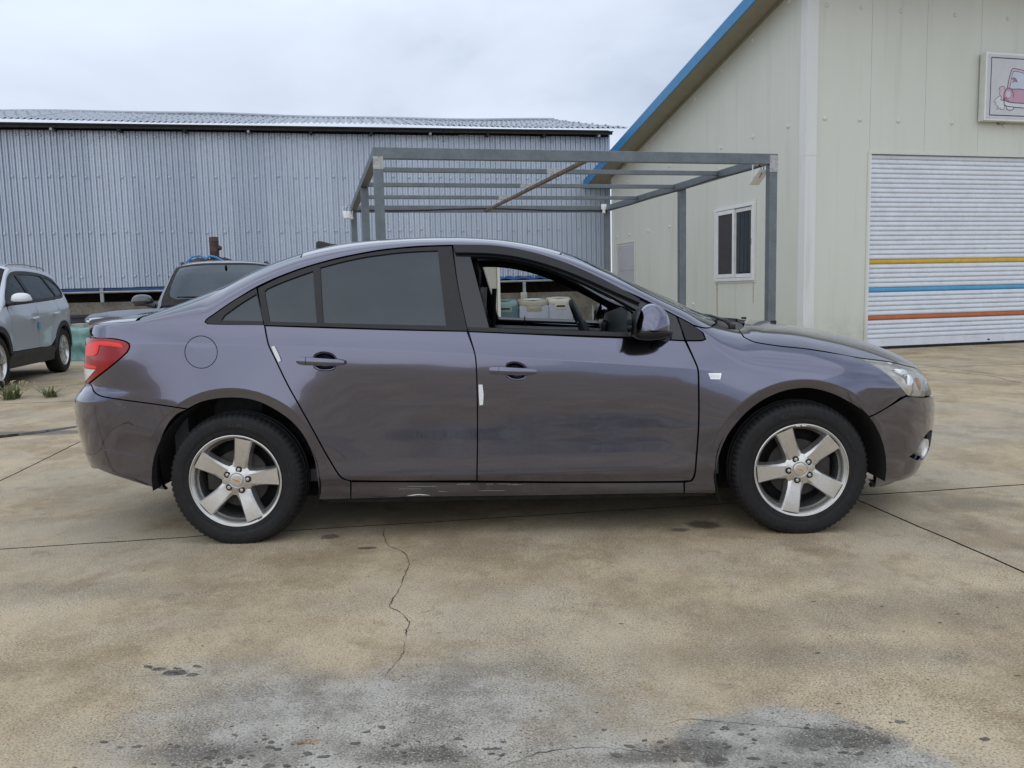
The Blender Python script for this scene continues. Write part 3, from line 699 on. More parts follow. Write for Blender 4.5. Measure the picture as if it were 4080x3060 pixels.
# window
wd = empty('window', (0, 0, 0)); wd.parent = BD
def ring_(name, a0, a1, z0, z1, w, m, x0, x1, parent, w2=None):
    w2 = w2 or w; r = MB(); r.box((x0, a0, z0), (x1, a0 + w, z1), .004); r.box((x0, a1 - w, z0), (x1, a1, z1), .004); r.box((x0, a0 + w, z0), (x1, a1 - w, z0 + w2), .004); r.box((x0, a0 + w, z1 - w2), (x1, a1 - w, z1), .004); return r.build(name, m, parent)
MT['upvc'] = simple('white_upvc', (.74, .75, .76), .35, var=.06, dirt=.10)
ring_('window_trim', 1.545, 3.13, 1.255, 2.815, .045, 'cream', -.016, -.002, wd)
ring_('window_frame', 1.585, 3.09, 1.295, 2.775, .06, 'upvc', -.045, .07, wd)
ring_('sash', 1.655, 2.36, 1.362, 2.705, .07, 'upvc', -.008, .028, wd); ring_('sash', 2.30, 3.02, 1.362, 2.705, .075, 'upvc', -.042, -.010, wd)
MT['winglass'] = glass('window_glass', body=(.020, .024, .026), refl_ior=1.6)
MT['screen'] = simple('insect_screen', (.045, .042, .045), .7, var=.1)
MB().box((.008, 1.72, 1.43), (.012, 2.31, 2.64)).build('pane', 'winglass', wd); MB().box((-.028, 2.37, 1.43), (-.024, 2.95, 2.64)).build('pane', 'screen', wd)
MB().box((-.014, 1.68, 1.98), (-.006, 1.71, 2.10), .004).build('latch', 'matte_black', wd)
MB().box((.10, 1.55, 1.25), (.12, 3.15, 2.8)).build('room_dark', 'matte_black', wd)
for y0, y1, z0 in ((3.01, 3.04, .30), (3.06, 3.075, .65), (1.62, 1.645, .85)): MB().box((-.0014, y0, z0), (-.0004, y1, 1.25)).build('rust_run', 'stainrun', BD)
# small grey door further along the same wall
sd = empty('side_door', (0, 0, 0)); sd.parent = BD
ring_('door_trim', 7.27, 8.50, -.02, 2.43, .05, 'cream', -.022, -.002, sd)
MT['greydoor'] = simple('grey_door', (.45, .45, .48), .5, var=.06)
MB().box((-.016, 7.33, .02), (-.003, 8.44, 1.66)).build('door_leaf', 'greydoor', sd); MB().box((-.016, 7.33, 1.672), (-.003, 8.22, 2.33)).build('door_leaf', 'greydoor', sd); MB().box((-.016, 8.232, 1.672), (-.003, 8.44, 2.33)).build('door_leaf', 'greydoor', sd)
# roller door: one object per slat
rl = empty('roller_door', (0, 0, 0)); rl.parent = BD
MT['slatw'] = simple('slat_pale', (.70, .74, .80), .38, .15, var=.07, vscale=4, dirt=.16); MT['slaty'] = simple('slat_yellow', (.60, .38, .05), .5, .1, var=.14, dirt=.2); MT['slatb'] = simple('slat_blue', (.085, .33, .56), .5, .1, var=.10); MT['slatr'] = simple('slat_orange', (.45, .135, .045), .5, .1, var=.12)
sp_ = [(0., .010), (.003, -.002), (.010, -.011), (.026, -.0165), (.040, -.0165), (.046, -.0145), (.060, -.015), (.072, -.011), (.079, -.002), (.083, .010)]
v = [(x, y, z) for x in (1.30, 5.79) for z, y in sp_]; m = len(sp_); f = [(i, m + i, m + i + 1, i + 1) for i in range(m - 1)]
slat = {}
for k in range(-16, 23):
    nm = 'slaty' if k == 0 else 'slatb' if k == -6 else 'slatr' if k == -12 else 'slatw'
    if nm not in slat: o = slat[nm] = add('slat', v, f, nm, rl, smooth=True, angle=50)
    else: o = slat[nm].copy(); col.objects.link(o)
    o.location = (0, .045 + random.uniform(-.001, .001), 1.521 + .083 * k)
MB().box((1.30, .022, .052), (5.79, .052, .192), .006).build('bottom_rail', 'slatw', rl); MB().box((1.30, .028, .0), (5.79, .048, .055)).build('rubber_seal', 'matte_black', rl)
MB().box((3.95, .012, .085), (4.0, .022, .11), .003).build('door_lock', 'matte_black', rl)
gd = MB(); gd.box((1.262, -.012, 0), (1.305, .09, 3.45)); gd.build('door_guide', 'flash', rl); gd2 = MB().box((1.235, -.022, 3.425), (5.83, .0, 3.475), .004).build('door_header', 'cream', rl)
MB().box((1.23, -.020, 0), (1.262, -.0015, 3.425)).build('door_jamb', 'cream', rl)
MB().box((1.262, .085, 0), (5.9, .10, 3.5)).build('shaft_dark', 'matte_black', rl)

# ---------------------------------------------------------------- sign with a pink cartoon-style car
SG = empty('sign', (5.0947, 14.5684, 0), .258568, 'white box sign picturing a pink car, high on the workshop wall', 'sign')
MT['signface'] = simple('sign_face', (.56, .565, .60), .3, var=.06, vscale=1.2); MT['signbox'] = simple('sign_box', (.72, .73, .70), .35, .2, var=.06)
MT['inkline'] = simple('sign_ink', (.045, .042, .055), .5); MT['pink'] = simple('sign_pink', (.50, .30, .40), .4, var=.06); MT['pinkdark'] = simple('sign_pink_dark', (.33, .17, .25), .4); MT['palepink'] = simple('sign_pale_pink', (.60, .46, .53), .4); MT['paleblue'] = simple('sign_pale_blue', (.52, .57, .68), .35, var=.05); MT['signwhite'] = simple('sign_white', (.62, .64, .68), .35)
MB().box((3.50, -.17, 4.03), (6.1, -.03, 5.21), .006).build('sign_box', 'signbox', SG); MB().box((3.535, -.1745, 4.065), (6.07, -.1705, 5.175)).build('sign_face', 'signface', SG)
for u in (3.95, 5.6): MB().box((u, -.06, 5.2), (u + .12, 0, 5.225)).build('bracket', 'pipe', SG); MB().box((u, -.06, 4.0), (u + .12, 0, 4.035)).build('bracket', 'pipe', SG)
def sg(x, y):
    yc = y - (x - 160) * .05; return (3.545 + (x - 160 + (y - 95) * .028) * .00094, 5.205 - (yc - 95) * .00079)
def shape(name, pts, m, d, line=None, lw=.012, closed=True):
    q = [sg(*p) for p in pts]; dq = densify(q, .02, 50, closed)
    if m: prism(name, [tuple(p) for p in dq], m, SG, ((0, -d, 0), (1, 0, 0), (0, 0, 1), (0, -1, 0)), .001)
    if line:
        a = inset(dq, lw / 2) if closed else None
        if closed:
            i_, o_ = (inset(dq, lw / 2), inset(dq, -lw / 2)) if area2(dq) > 0 else (inset(dq, -lw / 2), inset(dq, lw / 2)); n = len(dq)
            v = [(p[0], -d - .0008, p[1]) for p in i_] + [(p[0], -d - .0008, p[1]) for p in o_]
            add(name + '_outline', v, [(k, (k + 1) % n, n + (k + 1) % n, n + k) for k in range(n)], 'inkline', SG)
        else:
            dd = np.gradient(dq, axis=0); dd /= np.linalg.norm(dd, axis=1, keepdims=True); nn_ = np.stack([-dd[:, 1], dd[:, 0]], 1) * lw / 2; n = len(dq)
            v = [(p[0], -d - .0008, p[1]) for p in dq + nn_] + [(p[0], -d - .0008, p[1]) for p in dq - nn_]
            add(name + '_outline', v, [(k, k + 1, n + k + 1, n + k) for k in range(n - 1)], 'inkline', SG)
D0 = .1755
fr_o = [(3.60, 5.125), (6.0, 5.125), (6.0, 4.115), (3.60, 4.115)]; fr_i = [(3.618, 5.107), (5.98, 5.107), (5.98, 4.133), (3.618, 4.133)]
prism('border', fr_o, 'inkline', SG, ((0, -D0, 0), (1, 0, 0), (0, 0, 1), (0, -1, 0)), .001, [fr_i])
shape('cloth_shape', [(430, 1045), (350, 1095), (285, 1175), (340, 1200), (320, 1230), (400, 1300), (365, 1300), (350, 1345), (440, 1315), (435, 1350), (525, 1345), (520, 1150)], 'signwhite', D0, True, .008)
shape('sleeve_shape', [(520, 845), (440, 850), (405, 890), (425, 950), (415, 1010), (460, 1080), (440, 1140), (500, 1150), (530, 1000), (540, 915)], 'palepink', D0 + .001, True, .008)
shape('tyre_shape', [(580, 1270), (585, 1330), (620, 1360), (700, 1362), (740, 1345), (752, 1290)], 'signwhite', D0 + .001, True, .012)
shape('tyre_shape', [(1080, 1320), (1090, 1385), (1130, 1400), (1240, 1400), (1260, 1330)], 'signwhite', D0 + .001, True, .012)
shape('roof_shape', [(590, 890), (640, 640), (690, 480), (715, 455), (760, 455), (900, 480), (1100, 540), (1400, 640), (1700, 800), (1700, 960), (1000, 940)], 'palepink', D0 + .002, True)
shape('window_shape', [(640, 890), (680, 700), (715, 530), (740, 512), (880, 530), (1100, 605), (1350, 700), (1560, 830), (1560, 960), (1100, 940), (880, 900), (700, 905)], 'paleblue', D0 + .0035, True, .009)
shape('shine_shape', [(695, 690), (720, 655), (760, 655), (800, 700), (820, 755), (780, 735), (745, 735), (705, 770), (720, 720), (760, 705), (740, 690)], 'pinkdark', D0 + .005, True, .005)
shape('body_shape', [(525, 1150), (510, 1050), (530, 960), (580, 890), (620, 878), (680, 900), (880, 905), (1100, 945), (1400, 990), (1700, 1050), (1700, 1260), (1100, 1225), (760, 1205), (620, 1185)], 'pink', D0 + .005, True)
shape('lamp_shape', [(555, 1000), (580, 950), (640, 950), (670, 1010), (650, 1075), (600, 1085), (565, 1060)], 'paleblue', D0 + .0068)
shape('shadow_shape', [(522, 1080), (560, 1080), (640, 1175), (600, 1178), (530, 1150)], 'pinkdark', D0 + .0068)
shape('fender_shape', [(620, 880), (680, 905), (720, 980), (735, 1080)], None, D0 + .0068, True, .01, False)
shape('bumper_shape', [(515, 1150), (530, 1250), (580, 1275), (760, 1300), (1000, 1322), (1300, 1330), (1700, 1345), (1700, 1262), (1100, 1228), (760, 1208), (620, 1188)], 'signwhite', D0 + .004, True)

# ---------------------------------------------------------------- galvanised canopy frame
CN = empty('canopy_frame', (-1.47, 9.39, 0), .22726, 'bare galvanised steel canopy frame with six posts beside the workshop', 'canopy')
CW, CD, CZ = 4.93, 6.13, 2.79
MB().box((0, 0, CZ - .125), (CW, .075, CZ), .006).build('front_beam', 'galv', CN); MB().box((.05, CD - .07, CZ - .125), (CW - .05, CD, CZ), .006).build('back_beam', 'galv', CN)
for x in (0.002, CW - .102): MB().box((x, .078, CZ - .105), (x + .10, CD - .002, CZ - .004), .006).build('side_beam', 'galv', CN)
for x in (0.003, CW - .108):
    for y in (.004, 2.62, CD - .105):
        MB().box((x, y, 0), (x + .105, y + .10, CZ - (.127 if y < 1 or y > 5 else .108)), .006).build('post', 'galv', CN)
for y in (1.38, 2.84, 4.38): MB().box((.106, y, CZ - .07), (CW - .106, y + .06, CZ - .012), .004).build('purlin', 'galv', CN)
MB().box((CW * .5, .08, CZ - .115), (CW * .5 + .06, CD - .075, CZ - .075), .004).build('middle_beam', 'brown_beam', CN)
for x, z0, z1 in ((-.002, CZ - .24, CZ - .10), (CW - .112, CZ - .22, CZ - .02)): MB().box((x, -.0025, z0), (x + .113, .006, z1), .002).build('weld_patch', 'weld', CN)
for y in (1.38, 2.84, 4.38): MB().box((CW * .5 - .10, y - .0015, CZ - .074), (CW * .5 + .16, y + .03, CZ - .0095), .002).build('weld_patch', 'weld', CN)
cbp = [(.12, CD - .075, CZ - .10)] + [(x, CD - .082, CZ - .075 - .02 * math.sin(x * 1.9)) for x in np.linspace(.3, CW - .4, 24)] + [(CW - .2, CD - .085, CZ - .10), (CW - .08, CD - .10, CZ - .14)]
tag(MB().tube(cbp, .012, 6).build('power_cable', 'cable', None, True), 'thin black cable clipped along the rear canopy beam', 'cable').matrix_world = CN.matrix_basis.copy()
c2 = [(CW - .11, y, CZ - .112 - .012 * math.sin(y * 3)) for y in np.linspace(.25, CD - .2, 22)]
tag(MB().tube(c2, .012, 6).build('power_cable', 'cable', None, True), 'thin black cable under the canopy beam nearest the workshop', 'cable').matrix_world = CN.matrix_basis.copy()
def floodlight(loc, rz, tilt, label):
    r = empty('floodlight', loc, rz, label, 'floodlight', 'floodlights under the canopy frame'); r.scale = (.8, .8, .8)
    hb = MB().box((-.10, -.028, -.14), (.10, .022, .14), .012, Matrix.Rotation(tilt, 3, 'X'), (0, 0, 0)); hb.build('housing', 'white_plastic', r, True)
    MB().box((-.085, -.034, -.12), (.085, -.0285, .12), .003, Matrix.Rotation(tilt, 3, 'X'), (0, 0, 0)).build('lamp_glass', 'lampwhite', r)
    b = MB(); b.box((-.115, -.012, -.01), (-.106, .012, .19)); b.box((.106, -.012, -.01), (.115, .012, .19)); b.box((-.115, -.012, .19), (.115, .012, .199)); b.build('bracket', 'white_plastic', r)
    MB().tube([(0, .03, 0), (.02, .10, .05), (.0, .06, .15), (.03, .02, .22)], .008, 6).build('lead', 'cable', r, True)
floodlight((-2.86, 15.13, 2.60), R(25), R(-52), 'white floodlight hanging at the far left canopy corner'); floodlight((3.155, 10.72, 2.535), R(205), R(-48), 'white floodlight seen from behind near the front right canopy post')
jb = MB().box((-.05, -.04, -.05), (.05, .04, .05), .008); jb.tube([(0, -.03, -.05), (0, -.03, -.12)], .03, 10); o = jb.build('junction_box', 'white_plastic', None, True); o.location = (1.84, 16.33, 2.76); tag(o, 'small white junction box on the far right canopy corner', 'junction box')
T = {
 'front_door': [(1.131,0.9946),(1.405,0.9769),(1.696,0.9575),(1.901,0.9459),(2.147,0.9288),(2.185,0.8411),(2.201,0.7944),(2.203,0.7042),(2.204,0.5874),(2.201,0.4668),(2.193,0.3464),(2.186,0.2804),(2.173,0.2611),(2.111,0.2588),(1.632,0.2667),(1.154,0.281),(1.163,0.5184),(1.167,0.7309),(1.165,0.8594),(1.157,0.9062)],
 'rear_door': [(0.1704,1.043),(0.5196,1.024),(0.8134,1.009),(1.125,0.9959),(1.157,0.9062),(1.165,0.8594),(1.167,0.7309),(1.163,0.5184),(1.153,0.2824),(0.5457,0.296),(0.5115,0.3114),(0.4892,0.3392),(0.4407,0.4323),(0.3906,0.5428),(0.3324,0.6607),(0.278,0.7672),(0.222,0.8915),(0.1932,0.9563)],
 'front_frame': [(1.053,1.404),(1.231,1.396),(1.352,1.379),(1.474,1.347),(1.594,1.305),(1.712,1.252),(1.83,1.188),(1.945,1.127),(2.032,1.085),(2.117,1.054),(2.147,0.9311),(1.885,0.9509),(1.405,0.978),(1.131,0.9958),(1.123,1.022),(1.08,1.216)],
 'front_open': [(1.139,1.354),(1.23,1.35),(1.352,1.333),(1.472,1.301),(1.592,1.256),(1.71,1.202),(1.826,1.141),(1.935,1.077),(1.946,1.07),(1.921,0.9697),(1.643,0.9865),(1.229,1.011)],
 'visor': [(1.055,1.403),(1.231,1.397),(1.352,1.379),(1.474,1.348),(1.594,1.306),(1.713,1.252),(1.83,1.189),(1.945,1.121),(1.946,1.103),(1.828,1.158),(1.711,1.215),(1.592,1.267),(1.472,1.309),(1.352,1.34),(1.23,1.357),(1.068,1.365)],
 'rear_frame': [(0.1153,1.224),(0.2248,1.276),(0.3775,1.328),(0.5568,1.369),(0.7392,1.396),(0.9216,1.407),(1.049,1.408),(1.08,1.216),(1.123,1.022),(1.125,0.9982),(0.1703,1.044),(0.1365,1.149)],
 'rear_glass': [(0.4104,1.316),(0.5106,1.341),(0.6188,1.362),(0.7155,1.374),(0.8004,1.382),(0.8916,1.386),(0.9799,1.387),(1.026,1.025),(0.6952,1.04),(0.446,1.051)],
 'rear_vent': [(0.1518,1.207),(0.1618,1.219),(0.2571,1.259),(0.3767,1.3),(0.4149,1.052),(0.1916,1.063),(0.1712,1.136)],
 'q_frame': [(-0.1147,1.066),(-0.1078,1.079),(-0.0835,1.096),(-0.0287,1.136),(0.0265,1.173),(0.1107,1.222),(0.1341,1.149),(0.1655,1.045),(-0.102,1.058)],
 'q_glass': [(-0.04,1.073),(-0.0265,1.096),(-0.0075,1.112),(0.0525,1.156),(0.1148,1.195),(0.162,1.064)],
 'belt_f': [(1.129,1.014),(1.407,0.9976),(1.643,0.9853),(1.886,0.9693),(1.95,0.9644),(1.949,0.9483),(1.885,0.9521),(1.407,0.9791),(1.131,0.9958)],
 'belt_r': [(0.1666,1.061),(0.4606,1.046),(0.8165,1.031),(1.123,1.016),(1.125,0.9971),(0.8169,1.011),(0.4614,1.03),(0.1703,1.044)],
 'fuel': [(-0.0472,0.9253),(-0.0486,0.9404),(-0.0529,0.9549),(-0.0606,0.9683),(-0.0713,0.9801),(-0.0839,0.9899),(-0.098,0.9972),(-0.1131,1.002),(-0.1285,1.004),(-0.1438,1.003),(-0.1582,0.9985),(-0.1714,0.9917),(-0.1826,0.9824),(-0.1916,0.971),(-0.1989,0.9578),(-0.2038,0.9434),(-0.2056,0.9283),(-0.2043,0.9132),(-0.1999,0.8986),(-0.1926,0.8851),(-0.1829,0.8733),(-0.1709,0.8635),(-0.1573,0.8561),(-0.1424,0.8514),(-0.1269,0.8497),(-0.1114,0.8509),(-0.0965,0.855),(-0.0827,0.8619),(-0.0706,0.8713),(-0.0607,0.8828),(-0.0533,0.8959),(-0.0488,0.9103)],
 'rocker': [(0.5509,0.2892),(1.154,0.2744),(1.632,0.2616),(2.111,0.2537),(2.14,0.2531),(2.143,0.1969),(1.632,0.1994),(1.325,0.2008),(0.8451,0.2042),(0.5425,0.2004)],
 'fender': [(2.194,1.022),(2.297,1.163),(2.446,1.186),(2.45,1.106),(2.494,1.065),(2.595,1.026),(2.711,1.006),(2.845,0.9845),(3.004,0.952),(3.088,0.8828),(3.137,0.8151),(3.175,0.7341),(3.208,0.6524),(3.096,0.5925),(3.031,0.5649),(2.993,0.5512),(2.949,0.593),(2.898,0.6274),(2.83,0.6653),(2.743,0.6924),(2.684,0.6973),(2.598,0.6851),(2.511,0.6491),(2.442,0.6006),(2.386,0.5419),(2.341,0.476),(2.308,0.3923),(2.291,0.3071),(2.293,0.2359),(2.298,0.1896),(2.146,0.1953),(2.143,0.253),(2.178,0.2598),(2.189,0.2777),(2.195,0.3464),(2.203,0.4668),(2.206,0.5874),(2.205,0.7042),(2.203,0.7943),(2.187,0.8411),(2.152,0.9287),(2.229,0.9283),(2.244,0.9349),(2.234,1.014)],
 'tri': [(2.121,1.05),(2.192,1.027),(2.231,1.005),(2.242,0.9361),(2.228,0.9306),(2.151,0.931)],
 'side_low': [(-0.7301,0.7448),(-0.6634,0.7249),(-0.5847,0.7146),(-0.4158,0.694),(-0.2607,0.6721),(-0.2039,0.6611),(-0.1406,0.6899),(-0.069,0.7052),(0.0088,0.7097),(0.0858,0.7023),(0.1547,0.6806),(0.2405,0.6286),(0.2969,0.5793),(0.3402,0.5176),(0.3743,0.4319),(0.3879,0.3581),(0.39,0.2555),(0.3877,0.1992),(0.5401,0.2005),(0.5477,0.2933),(0.5088,0.3089),(0.4867,0.338),(0.4382,0.4311),(0.3882,0.5429),(0.33,0.6608),(0.2756,0.7673),(0.2197,0.8915),(0.1908,0.9564),(0.168,1.043)],
 'side_dlo': [(-0.1019,1.057),(-0.1159,1.066),(-0.1102,1.079),(-0.0838,1.098),(-0.029,1.138),(0.0262,1.175),(0.1091,1.226),(0.2244,1.28),(0.3772,1.332),(0.5565,1.379),(0.739,1.419),(0.9215,1.433),(1.049,1.434),(1.231,1.418),(1.352,1.405),(1.474,1.367),(1.594,1.323),(1.712,1.256),(1.83,1.193),(1.946,1.139),(2.033,1.105),(2.118,1.07),(2.195,1.047)],
 'rb_side': [(-0.2066,0.6575),(-0.2609,0.6697),(-0.4157,0.6916),(-0.584,0.7122),(-0.6618,0.7225),(-0.7326,0.7434)],
 'rb_arch': [(-0.2525,0.638),(-0.2982,0.5965),(-0.3319,0.5484),(-0.3554,0.5057),(-0.3741,0.4577),(-0.3876,0.3957),(-0.3932,0.3219),(-0.3978,0.2686),(-0.3818,0.2504)],
 'fb_side': [(2.995,0.5487),(3.031,0.5625),(3.096,0.5901),(3.206,0.6346)],
 'fb_arch': [(3.035,0.4789),(3.06,0.4093),(3.074,0.3298),(3.087,0.2386),(3.123,0.1662)],
 'hood_gap': [(2.452,1.185),(2.452,1.111),(2.495,1.069),(2.596,1.029),(2.712,1.01),(2.847,0.9885),(3.006,0.9561),(3.204,0.9302),(3.341,0.907),(3.564,0.9345)],
 'head': [(3.003,0.95),(3.087,0.8808),(3.136,0.8131),(3.174,0.732),(3.209,0.6568),(3.232,0.6433),(3.348,0.6322),(3.383,0.7372),(3.493,0.8532),(3.567,0.9281),(3.333,0.8994),(3.198,0.9237)],
 'head_dark': [(3.182,0.9142),(3.299,0.8618),(3.312,0.8006),(3.268,0.6704),(3.226,0.6596),(3.189,0.7556),(3.159,0.8645)],
 'recess_r': [(0.3973,0.8873),(0.4097,0.9075),(0.4395,0.9179),(0.4747,0.9149),(0.5007,0.9026),(0.5136,0.8837),(0.5126,0.8556),(0.501,0.8324),(0.4772,0.8252),(0.4303,0.8263),(0.4045,0.8403),(0.3963,0.8581)],
 'recess_f': [(1.299,0.8214),(1.308,0.8446),(1.332,0.8522),(1.361,0.8504),(1.39,0.8381),(1.406,0.8191),(1.406,0.7869),(1.394,0.7679),(1.371,0.7614),(1.335,0.7633),(1.306,0.7774),(1.298,0.7922)],
 'handle_r': [(0.3296,0.8771),(0.5523,0.8636)],
 'handle_f': [(1.228,0.8142),(1.447,0.8018)],
 'guard_f': [(1.175,0.7478),(1.193,0.7474),(1.197,0.7001),(1.193,0.6527),(1.177,0.6495),(1.175,0.7006)],
 'guard_r': [(0.2089,0.9451),(0.223,0.9477),(0.24,0.9141),(0.2523,0.879),(0.2405,0.8723),(0.2223,0.9087)],
 'repeater': [(2.249,0.7775),(2.31,0.7759),(2.304,0.7477),(2.259,0.7495)],
 'repeater_in': [(2.257,0.771),(2.304,0.7702),(2.3,0.7529),(2.262,0.7547)],
 'scr1': [(-0.5602,0.6967),(-0.5105,0.696)],
 'tail_in': [(-0.7094,0.9856),(-0.5345,0.9754),(-0.518,0.9606),(-0.6025,0.8989),(-0.6885,0.8619),(-0.7247,0.8577)],
 'tail_hot': [(-0.7912,0.9609),(-0.6885,0.9841),(-0.6896,0.9336),(-0.7115,0.9212),(-0.7899,0.9186)],
 'tail_clear': [(-0.9054,0.8431),(-0.684,0.8548),(-0.7745,0.8067),(-0.8898,0.7724)],
 'crease': [(-0.4981,0.9744),(-0.2025,0.9705),(0.1875,0.953),(0.5226,0.9329),(0.8145,0.9138),(1.156,0.8889),(1.518,0.8587),(1.81,0.8347),(2.2,0.7991),(2.31,0.7866)],
}

# ---------------------------------------------------------------- violet grey sedan
SB = Sedan()
CAR = empty('sedan', (-1.31770, 4.79109, 0), -0.015380, 'dusty violet-grey four-door sedan with its passenger window rolled down, in the foreground', 'car')
def ctr(xi): return (xi, float(SB.zk(SB.station(np.array(xi))[1])) + SB.Lt - 1e-4)
def rel(xi, h): return (xi, float(SB.zk(SB.station(np.array(xi))[1])) + h)
def eta_z(xi, z):
    xs = SB.station(np.array(float(xi)))[1]; k = float(SB.zk(xs)); t = float(SB.zt(xs)); n = float(SB.nt(xs))
    if z <= k: return z
    q = min(.9999, (z - k) / (t - k)); return k + math.atan2(q, (1 - q ** n) ** (1 / n)) / (math.pi / 2) * SB.Lt
cx = np.linspace(-.70, 2.32, 190)
CR_LINES = [np.stack([cx, SB.crease(cx) + d], 1) for d in (-.006, .0, .006)]
def arch_lines(c, rc): 
    t = np.linspace(R(8), R(172), 80); return [np.stack([c + (rc + d) * np.cos(t), .308 + (rc + d) * np.sin(t)], 1) for d in (-.006, 0, .006)]
AF = [np.array([(float(a), eta_z(a, b)) for a, b in zip(*SB.inv(L[:, 0], L[:, 1]))]) for L in arch_lines(2.685, .431)]; AR = [np.stack(SB.inv(L[:, 0], L[:, 1]), 1) for L in arch_lines(0., .446)]
LOWL = [np.stack([np.linspace(.4, 2.2, 120), np.full(120, .322 + d)], 1) for d in (-.006, .006)]
G = .0032
def bowl(name, outline, parent, depth=.014):
    o = densify(outline, .012); c = o.mean(0); rings = [(1., 0.), (.93, -depth * .55), (.78, -depth * .9), (.4, -depth)]
    V = []; F = []
    for s, d in rings:
        q = c + (o - c) * s; V += list(SB.S(q[:, 0], q[:, 1]) + SB.N(q[:, 0], q[:, 1]) * d)
    n = len(o); 
    for i in range(len(rings) - 1):
        for k in range(n): j = (k + 1) % n; F.append((i * n + k, i * n + j, (i + 1) * n + j, (i + 1) * n + k))
    V.append(SB.S(c[0], c[1]) - SB.N(c[0], c[1]) * depth * 1.02); F += [((len(rings) - 1) * n + k, (len(rings) - 1) * n + (k + 1) % n, len(V) - 1) for k in range(n)]
    return add(name, V, F, 'paint', parent, smooth=True)
def handle(ends, parent):
    a, b = np.array(ends[0]), np.array(ends[1])
    def bar(name, t0, t1, shape):
        st = np.linspace(t0, t1, 14); V = []; F = []; K = 14
        for t in st:
            q = a + (b - a) * t; s = SB.S(*q); n = SB.N(*q)
            ux = SB.S(*(a + (b - a) * min(1, t + .02))) - SB.S(*(a + (b - a) * max(0, t - .02))); ux /= np.linalg.norm(ux); uz = np.cross(n, ux); 
            if uz[2] < 0: uz = -uz
            e = 1 - abs(2 * t - 1) ** 8
            hh = (.0205 - .005 * t) * (.55 + .45 * e); c = s + n * (.014 + .016 * math.sin(math.pi * min(max(t, .02), .98)) ** .5)
            for k in range(K):
                th = 2 * math.pi * k / K; cc, ss = math.cos(th), math.sin(th)
                r = (abs(cc) ** 3.5 + abs(ss) ** 3.5) ** (-1 / 3.5)
                V.append(c + uz * hh * r * ss + n * .0135 * r * cc)
        for i in range(len(st) - 1):
            for k in range(K): F.append((i * K + k, i * K + (k + 1) % K, (i + 1) * K + (k + 1) % K, (i + 1) * K + k))
        F.append(tuple(range(K))[::-1]); F.append(tuple((len(st) - 1) * K + k for k in range(K)))
        return add(name, V, F, 'paint', parent, smooth=True, angle=40)
    bar('handle_cap', 0., .195, 0); bar('door_handle', .207, 1., 0)

# doors
fd = panel('front_door', SB, T['front_door'], 'paint', CAR, [T['recess_f']], gap=G, lines=CR_LINES + LOWL)
tag(fd, 'front passenger door with its window rolled down')
bowl('handle_recess', T['recess_f'], fd); handle(T['handle_f'], fd)
panel('window_frame', SB, T['front_frame'], 'gloss_black', fd, [T['front_open']], gap=.002, off=-.004, thick=.03)
panel('rain_visor', SB, T['visor'], 'black_trim', fd, off=.016, thick=.015, grid=.04)
panel('belt_molding', SB, T['belt_f'], 'black_trim', fd, off=.006, thick=.02)
panel('door_guard', SB, T['guard_f'], 'white_plastic', fd, off=.009, thick=.009, grid=.01)
panel('door_trim', SB, [(1.14, .30), (2.16, .30), (2.16, .9), (1.93, .955), (1.6, .972), (1.15, .998)], 'cabin', fd, off=-.075, thick=.05, gap=.01, grid=.05)
lk = MB().tube([(1.40, -.800, .95), (1.40, -.797, 1.012)], .004, 8).build('lock_pin', 'cabin', fd)
rd = panel('rear_door', SB, T['rear_door'], 'paint', CAR, [T['recess_r']], gap=G, lines=CR_LINES + LOWL)
bowl('handle_recess', T['recess_r'], rd); handle(T['handle_r'], rd)
panel('window_frame', SB, T['rear_frame'], 'black_trim', rd, [T['rear_glass'], T['rear_vent']], gap=.002, off=-.004, thick=.025)
panel('window_glass', SB, T['rear_glass'], 'tint', rd, off=-.011, thick=.004, gap=-.004)
panel('vent_glass', SB, T['rear_vent'], 'tint', rd, off=-.011, thick=.004, gap=-.004)
panel('belt_molding', SB, T['belt_r'], 'black_trim', rd, off=.006, thick=.02)
panel('door_guard', SB, T['guard_r'], 'white_plastic', rd, off=.009, thick=.009, grid=.01)
# body side: rear quarter, roof rail and front pillar in one pressing
upper = [rel(2.297, .283), rel(2.2, .262), rel(2.0, .25), rel(1.8, .24), rel(1.6, .23), rel(1.2, .225), rel(.8, .225), rel(.4, .235), rel(.2, .25), rel(0., .28), rel(-.2, .27), rel(-.36, .22), rel(-.5, .19), rel(-.7, .21), rel(-.78, .17)]
tail_edge = [(-.79, 1.02), (-.735, 1.0), (-.608, .998), (-.53, .986), (-.5, .973), (-.497, .957), (-.512, .933), (-.606, .868), (-.70, .817), (-.79, .777)]
side = T['side_low'] + [(.168, 1.047)] + T['side_dlo'] + upper + tail_edge
qp = panel('body_side', SB, side, 'paint', CAR, [T['fuel']], gap=.002, lines=CR_LINES + AR, thick=.022)
tag(qp, 'rear quarter panel running into the roof rail and front pillar')
c = np.mean(np.array(T['fuel']), 0)
panel('fuel_door', SB, [tuple(c + (np.array(p) - c) * .955) for p in T['fuel']], 'paint', qp, thick=.012, corner=80)
panel('fuel_recess', SB, T['fuel'], 'matte_black', qp, off=-.016, thick=0, corner=80, grid=.05)
panel('quarter_trim', SB, T['q_frame'], 'black_trim', qp, [T['q_glass']], gap=.001, off=-.002, thick=.02)
panel('quarter_glass', SB, T['q_glass'], 'tint', qp, off=-.009, thick=.004, gap=-.003)
rk = panel('rocker_panel', SB, T['rocker'], 'paint', CAR, gap=.0022, thick=.05)
fe = panel('fender', SB, T['fender'], 'paint', CAR, gap=G, lines=CR_LINES + AF, thick=.022)
panel('side_repeater', SB, T['repeater'], 'chrome', fe, off=.004, thick=.008, grid=.02)
